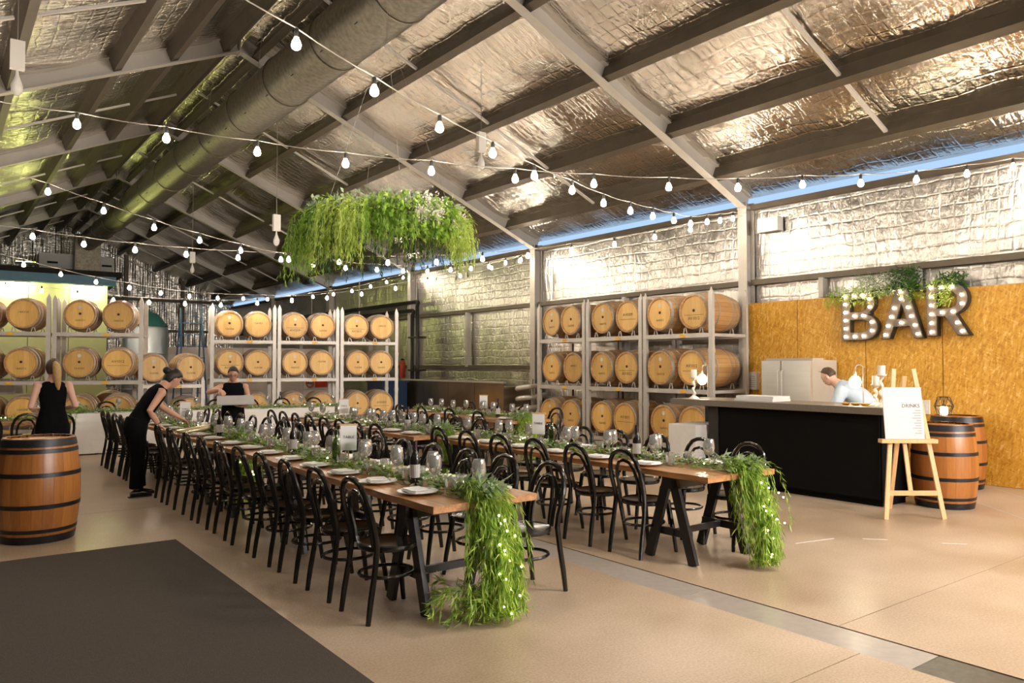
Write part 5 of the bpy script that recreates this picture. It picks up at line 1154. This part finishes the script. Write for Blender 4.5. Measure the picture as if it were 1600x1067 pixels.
# --- waitress leaning over the table
p2 = empty('person', (2.03, 10.42, 0), (0, 0, 0.12)); tag(p2, 'person in black bending over the table with dark hair in a bun', 'person', 'people')
m = MB(); Mh = Matrix.Translation((0.42, 0.0, 1.445)) @ Matrix.Rotation(0.62, 4, 'Y'); hm = head_mb(Mh); m.add(hm.v, hm.f)
m.loft([sec(-0.02, 0.86, 0.15, 0.11), sec(0.05, 1.02, 0.13, 0.095, 0.5), sec(0.15, 1.17, 0.145, 0.10, 0.6), sec(0.245, 1.295, 0.165, 0.085, 0.65), sec(0.29, 1.345, 0.095, 0.065, 0.65), sec(0.35, 1.40, 0.055, 0.055, 0.7)], 18)
el = (0.06, -0.23, 1.06); wr = (0.20, -0.17, 0.865); arm(m, (0.22, -0.175, 1.275), el, wr); hand(m, wr, (0.8, 0.2, -0.45), (0.3, -0.1, 1), 0.55, -1)
el = (0.36, 0.22, 1.08); wr = (0.58, 0.16, 0.93); arm(m, (0.23, 0.175, 1.27), el, wr); hand(m, wr, (0.85, -0.1, -0.55), (0.4, 0, 1), 0.5, 1)
legs(m, [(-0.02, .085, .88), (-0.02, -.085, .88)], [(0.03, .09, .48), (-0.02, -.085, .48)], [(0.06, .10, .09), (-0.04, -.09, .09)])
body_obj(m, 'skin', p2)
d = MB(); d.loft([sec(-0.03, 0.80, 0.178, 0.135), sec(-0.015, 0.90, 0.172, 0.13, 0.2), sec(0.06, 1.03, 0.145, 0.11, 0.5), sec(0.155, 1.175, 0.160, 0.115, 0.6), sec(0.225, 1.27, 0.166, 0.108, 0.65), sec(0.272, 1.327, 0.125, 0.085, 0.65), sec(0.29, 1.35, 0.085, 0.070, 0.65)], 20); garment(d, 'sleeveless_top', 'black_cloth', p2)
d = MB(); d.loft([sec(-0.03, 0.76, 0.17, 0.13), sec(-0.03, 0.88, 0.178, 0.135), sec(-0.01, 0.96, 0.16, 0.12, 0.3)], 18)
legs(d, [(-0.03, .085, .84), (-0.03, -.085, .84)], [(0.03, .09, .48), (-0.02, -.085, .48)], [(0.06, .10, .10), (-0.04, -.09, .10)], (0.105, 0.10, 0.085, 0.082, 0.080)); garment(d, 'trousers', 'black_cloth', p2)
cap_hair(Mh, 1.13).obj('hair', 'hair_dark', p2)
b_ = MB().ball((0, 0, 0), 0.055, 14, 9, (1, 1, 0.9)); Mb_ = Mh @ Matrix.Translation((-0.125, 0, 0.045)); b_.v = [tuple(Mb_ @ (Vector(p)*(1+0.06*math.sin(40*p[0])*math.cos(37*p[2])))) for p in b_.v]; b_.obj('hair_bun', 'hair_dark', p2)
face(p2, Mh); shoe(p2, 0.07, 0.10, 0.1); shoe(p2, -0.03, -0.09, -0.05)
MB().tube([(0.187+0.03*math.cos(a), -0.18+0.03*math.sin(a), 0.90+0.012*math.cos(a)) for a in np.linspace(0, 2*PI, 14, endpoint=False)], 0.006, 6, True).obj('bracelet', 'socket_black', p2)
ty = empty('serving_tray', (2.78, 10.28, 0.80), (0.0, -0.12, 0.22)); tag(ty, 'long brass-toned serving tray under the bending waitress hands', 'tray')
MB().box((-0.30, -0.14, 0), (0.34, 0.14, 0.012)).obj('tray_base', 'tray_metal', ty)
MB().tube([(-0.30, -0.14, 0.02), (0.34, -0.14, 0.02), (0.34, 0.14, 0.02), (-0.30, 0.14, 0.02)], 0.014, 8, True).obj('rolled_rim', 'tray_metal', ty)
for x in (-0.2, 0.24): MB().tube([(x, -0.1, -0.055), (x, 0, 0.0)], 0.008, 6).obj('foot', 'tray_metal', ty)

# --- waitress facing us with a tray of cutlery
p3 = empty('person', (3.81, 12.45, 0), (0, 0, math.atan2(-12.45, -3.81))); tag(p3, 'person with glasses in sleeveless black top holding a long white tray', 'person', 'people')
m = MB(); Mh = Matrix.Translation((0.05, 0.0, 1.475)) @ Matrix.Rotation(0.30, 4, 'Y'); hm = head_mb(Mh); m.add(hm.v, hm.f)
m.loft([sec(0, 0.82, 0.16, 0.11), sec(0, 1.0, 0.14, 0.10), sec(0.0, 1.15, 0.155, 0.105), sec(0, 1.27, 0.17, 0.09), sec(0, 1.32, 0.10, 0.065), sec(0.01, 1.40, 0.056, 0.056)], 18)
el = (0.10, -0.37, 1.19); wr = (0.30, -0.20, 1.24); arm(m, (0, -0.18, 1.275), el, wr); hand(m, wr, (0.5, 0.6, -0.5), (0.5, -0.2, 0.8), 0.8, -1)
el = (0.02, 0.26, 1.03); wr = (0.22, 0.13, 0.975); arm(m, (0, 0.18, 1.275), el, wr); hand(m, wr, (0.7, -0.6, 0.02), (0, 0, -1), 0.35, 1)
legs(m, [(0, .085, .86), (0, -.085, .86)], [(0.01, .09, .47), (0.01, -.09, .47)], [(0, .09, .08), (0, -.09, .08)]); body_obj(m, 'skin', p3)
d = MB(); d.loft([sec(0, 0.78, 0.185, 0.135), sec(0, 0.92, 0.175, 0.13), sec(0, 1.02, 0.158, 0.122), sec(0.0, 1.15, 0.17, 0.125), sec(0, 1.24, 0.178, 0.116), sec(-0.004, 1.305, 0.165, 0.092), sec(-0.008, 1.345, 0.115, 0.076)], 20); garment(d, 'sleeveless_top', 'black_cloth', p3)
d = MB(); d.loft([sec(0, 0.74, 0.175, 0.13), sec(0, 0.9, 0.18, 0.135)], 18); legs(d, [(0, .085, .82), (0, -.085, .82)], [(0.01, .09, .47), (0.01, -.09, .47)], [(0, .09, .09), (0, -.09, .09)], (0.105, 0.10, 0.085, 0.08, 0.078)); garment(d, 'trousers', 'black_cloth', p3)
cap_hair(Mh, 1.09, 0.06).obj('hair', 'hair_dark', p3); face(p3, Mh)
g_ = MB()
for s_ in (-1, 1): g_.tube([(0.101, s_*0.034+0.024*math.cos(a), 0.004+0.017*math.sin(a)) for a in np.linspace(0, 2*PI, 14, endpoint=False)], 0.0028, 5, True); g_.tube([(0.100, s_*0.058, 0.008), (0.0, s_*0.084, 0.006)], 0.0025, 5)
g_.tube([(0.103, -0.01, 0.008), (0.103, 0.01, 0.008)], 0.0025, 5); g_.v = [tuple(Mh @ Vector(p)) for p in g_.v]; g_.obj('spectacles', 'lens_glass', p3)
for s_ in (-1, 1): shoe(p3, 0.02, s_*0.09)
a3 = p3.rotation_euler.z
def loc3(x, y, z): return (p3.location.x+math.cos(a3)*x-math.sin(a3)*y, p3.location.y+math.sin(a3)*x+math.cos(a3)*y, z)
tb = empty('cutlery_tray', loc3(0.33, 0.04, 1.005), (0, 0, a3)); tag(tb, 'long shallow white tray of cutlery in the hands of the waitress', 'tray')
MB().box((-0.12, -0.27, 0), (0.12, 0.27, 0.012)).obj('tray_floor', 'tray_white', tb)
for a, b in (((-0.12, -0.27, 0), (-0.108, 0.27, 0.14)), ((0.108, -0.27, 0), (0.12, 0.27, 0.14)), ((-0.108, -0.27, 0), (0.108, -0.258, 0.14)), ((-0.108, 0.258, 0), (0.108, 0.27, 0.14))): MB().box(a, b).obj('tray_side', 'tray_white', tb)
for k in range(5): MB().beam((-0.06+0.03*k, -0.15, 0.10), (-0.05+0.025*k, 0.2, 0.155), 0.012, 0.003).obj('knife', 'stainless', tb)

# --- barman bent over the counter
p4 = empty('person', (9.86, 5.16, 0), (0, 0, PI/2+0.18)); tag(p4, 'person in pale blue shirt bending behind the bar', 'person', 'people')
m = MB(); Mh = Matrix.Translation((0.60, 0.0, 1.465)) @ Matrix.Rotation(0.55, 4, 'Y'); hm = head_mb(Mh); m.add(hm.v, hm.f)
m.loft([sec(-0.03, 0.92, 0.16, 0.12), sec(0.08, 1.06, 0.15, 0.11, 0.7), sec(0.24, 1.21, 0.17, 0.115, 0.85), sec(0.38, 1.30, 0.195, 0.095, 0.95), sec(0.45, 1.345, 0.11, 0.07, 0.95), sec(0.52, 1.40, 0.06, 0.06, 0.8)], 18)
for s_ in (-1, 1):
    el = (0.44, s_*0.27, 1.02); wr = (0.62, s_*0.16, 0.92); arm(m, (0.36, s_*0.20, 1.28), el, wr, (0.055, 0.048, 0.042, 0.042, 0.036, 0.028)); hand(m, wr, (0.9, -s_*0.2, -0.3), (0.2, 0, 1), 0.6, s_)
legs(m, [(-0.03, .09, .93), (-0.03, -.09, .93)], [(0.02, .10, .50), (0.02, -.10, .50)], [(0, .11, .09), (0, -.11, .09)]); body_obj(m, 'skin_pale', p4)
d = MB(); d.loft([sec(-0.04, 0.88, 0.185, 0.14), sec(0.06, 1.05, 0.175, 0.135, 0.65), sec(0.22, 1.20, 0.195, 0.14, 0.85), sec(0.36, 1.295, 0.215, 0.12, 0.95), sec(0.44, 1.345, 0.15, 0.09, 0.95), sec(0.475, 1.37, 0.08, 0.075, 0.9)], 20)
for s_ in (-1, 1): d.tube([(0.36, s_*0.17, 1.305), (0.37, s_*0.205, 1.27), (0.40, s_*0.245, 1.15), (0.44, s_*0.272, 1.03)], [0.085, 0.088, 0.074, 0.066], 12); d.tube([(0.44, s_*0.272, 1.03), (0.54, s_*0.21, 0.965)], [0.060, 0.052], 12)
garment(d, 'shirt', 'shirt_blue', p4)
d = MB(); d.tube([(0.46, -0.075, 1.365), (0.50, -0.05, 1.36), (0.515, 0, 1.345), (0.50, 0.05, 1.36), (0.46, 0.075, 1.365), (0.43, 0.05, 1.385), (0.425, 0, 1.395), (0.43, -0.05, 1.385)], 0.016, 8, True); d.obj('collar', 'shirt_blue', p4)
d = MB(); d.loft([sec(-0.04, 0.82, 0.18, 0.135), sec(-0.03, 0.98, 0.178, 0.135)], 18); legs(d, [(-0.03, .09, .88), (-0.03, -.09, .88)], [(0.02, .10, .50), (0.02, -.10, .50)], [(0, .11, .09), (0, -.11, .09)], (0.11, 0.10, 0.085, 0.08, 0.078)); garment(d, 'trousers', 'black_cloth', p4)
cap_hair(Mh, 1.08, 0.055, 0.015, -0.02).obj('hair', 'hair_brown', p4); face(p4, Mh)
for s_ in (-1, 1): shoe(p4, 0.02, s_*0.11)
# ================================================================== FESTOON LIGHTS
bulb_me = MB().lathe([(0.012, 0.0), (0.018, -0.018), (0.030, -0.042), (0.035, -0.062), (0.030, -0.084), (0.015, -0.096), (0.001, -0.099)], 12, None, True, False).mesh('bulb', 'bulb_glow')
sock_me = MB().lathe([(0.006, 0.06), (0.017, 0.05), (0.019, 0.0), (0.015, -0.008)], 8).mesh('socket', 'socket_black')
def festoon(label, A, B, zs, pre, post, end):
    """A,B plan ends of the visible bulbs; zs heights; pre/post extra bulbs beyond; end: fixing point"""
    n = len(zs); P = [Vector((A[0]+(B[0]-A[0])*t, A[1]+(B[1]-A[1])*t, z)) for t, z in zs]
    f = empty('festoon_string', tuple(P[n//2])); tag(f, label, 'string lights', 'festoon strings')
    P = pre + P + post
    base = Vector(f.location)
    pts = [q-base+Vector((0, 0, 0.06)) for q in P]
    cab = ([Vector(end[0])-base] if end[0] else []) + pts + ([Vector(end[1])-base] if end[1] else [])
    fine = []
    for i in range(len(cab)-1):
        a, b = cab[i], cab[i+1]
        for k in range(4):
            t = k/4; q = a.lerp(b, t); q.z -= 0.02*math.sin(PI*t)*(b-a).length; fine.append(q)
    fine.append(cab[-1])
    MB().tube(fine, 0.005, 5).obj('cable', 'cable_white', f)
    for q in pts:
        b = ob('bulb', bulb_me, f, tuple(q-Vector((0, 0, 0.06)))); ob('socket', sock_me, b, (0, 0, 0.0))
STR = [
 {'label': 'festoon string sweeping from the top edge to the column beside the bar', 'A': (1.995, 5.174), 'B': (10.944, 8.191), 't': [0.0, 0.0819, 0.1668, 0.2509, 0.3292, 0.4124, 0.4926, 0.5712, 0.6452, 0.7234, 0.7918, 0.8673, 0.9309, 1.0], 'z': [3.939, 3.837, 3.753, 3.71, 3.645, 3.64, 3.628, 3.659, 3.705, 3.76, 3.812, 3.952, 4.066, 4.202], 'npre': 7, 'end': (11.34, 8.2, 4.3)},
 {'label': 'festoon string crossing the whole view above the greenery hoop', 'A': (1.04, 8.274), 'B': (11.202, 3.984), 't': [-0.0, 0.0718, 0.1486, 0.2273, 0.308, 0.3913, 0.4737, 0.5563, 0.6365, 0.7152, 0.7894, 0.8634, 0.9335, 1.0], 'z': [3.971, 3.894, 3.819, 3.758, 3.734, 3.706, 3.703, 3.719, 3.762, 3.85, 3.913, 4.009, 4.13, 4.267], 'npre': 6, 'end': (11.55, 3.83, 4.35)},
 {'label': 'festoon string passing behind the hoop to the second column', 'A': (1.174, 11.93), 'B': (10.963, 14.192), 't': [0.0, 0.0712, 0.1426, 0.2132, 0.2829, 0.3577, 0.4222, 0.4932, 0.567, 0.6335, 0.6994, 0.7661, 0.8291, 0.8875, 0.9446, 1.0], 'z': [4.009, 3.86, 3.722, 3.62, 3.54, 3.473, 3.451, 3.464, 3.499, 3.537, 3.6, 3.69, 3.778, 3.878, 4.023, 4.156], 'npre': 7, 'end': (11.34, 14.2, 4.25)},
 {'label': 'level festoon string running in front of the second column to the first', 'A': (1.179, 13.944), 'B': (10.365, 8.634), 't': [0.0, 0.0709, 0.1428, 0.2158, 0.2908, 0.3651, 0.4406, 0.5143, 0.5891, 0.6611, 0.7331, 0.8031, 0.8731, 0.9399, 1.0], 'z': [3.675, 3.569, 3.493, 3.435, 3.398, 3.38, 3.352, 3.354, 3.378, 3.444, 3.511, 3.616, 3.733, 3.868, 4.014], 'npre': 6, 'end': (11.3, 8.25, 4.25)},
 {'label': 'deep festoon string ending at the third column behind the pipes', 'A': (1.393, 18.167), 'B': (11.096, 20.101), 't': [-0.0, 0.0685, 0.1377, 0.2072, 0.2769, 0.3445, 0.4146, 0.4818, 0.549, 0.6199, 0.6846, 0.7504, 0.8128, 0.8779, 0.9365, 1.0], 'z': [3.695, 3.562, 3.457, 3.385, 3.32, 3.292, 3.292, 3.32, 3.347, 3.392, 3.501, 3.615, 3.747, 3.922, 4.098, 4.283], 'npre': 6, 'end': (11.34, 20.15, 4.32)},
 {'label': 'low festoon string drooping just above the back racks', 'A': (1.888, 20.063), 'B': (10.94, 14.211), 't': [0.0, 0.0721, 0.1447, 0.2176, 0.291, 0.3649, 0.4405, 0.5126, 0.5865, 0.6595, 0.7317, 0.8002, 0.8705, 0.9385, 1.0], 'z': [3.342, 3.246, 3.149, 3.096, 3.071, 3.047, 3.095, 3.159, 3.223, 3.317, 3.456, 3.611, 3.767, 3.954, 4.126], 'npre': 6, 'end': (11.34, 14.2, 4.2)}]
for s_ in STR:
    A, B = s_['A'], s_['B']; d = Vector((B[0]-A[0], B[1]-A[1], 0)); t = s_['t']; z = s_['z']
    pre = []; st = (t[1]-t[0])
    p0 = Vector((A[0], A[1], z[0])); slope = (z[0]-z[1])
    k = 1
    while True:
        x = A[0]-d.x*st*k; y = A[1]-d.y*st*k
        if x < XL+0.5 or k > s_['npre']: break
        pre.insert(0, Vector((x, y, z[0]+slope*k*0.9))); k += 1
    xe = XL+0.02 if s_['npre'] > 2 else (pre[0].x-0.4 if pre else A[0]-0.4)
    first = pre[0] if pre else p0; tt = (xe-first.x)/d.x if abs(d.x) > 1e-6 else 0
    e0 = (xe, first.y+d.y*tt, min(first.z+0.35, 4.5))
    festoon(s_['label'], A, B, list(zip(t, z)), pre, [], (e0, s_['end']))
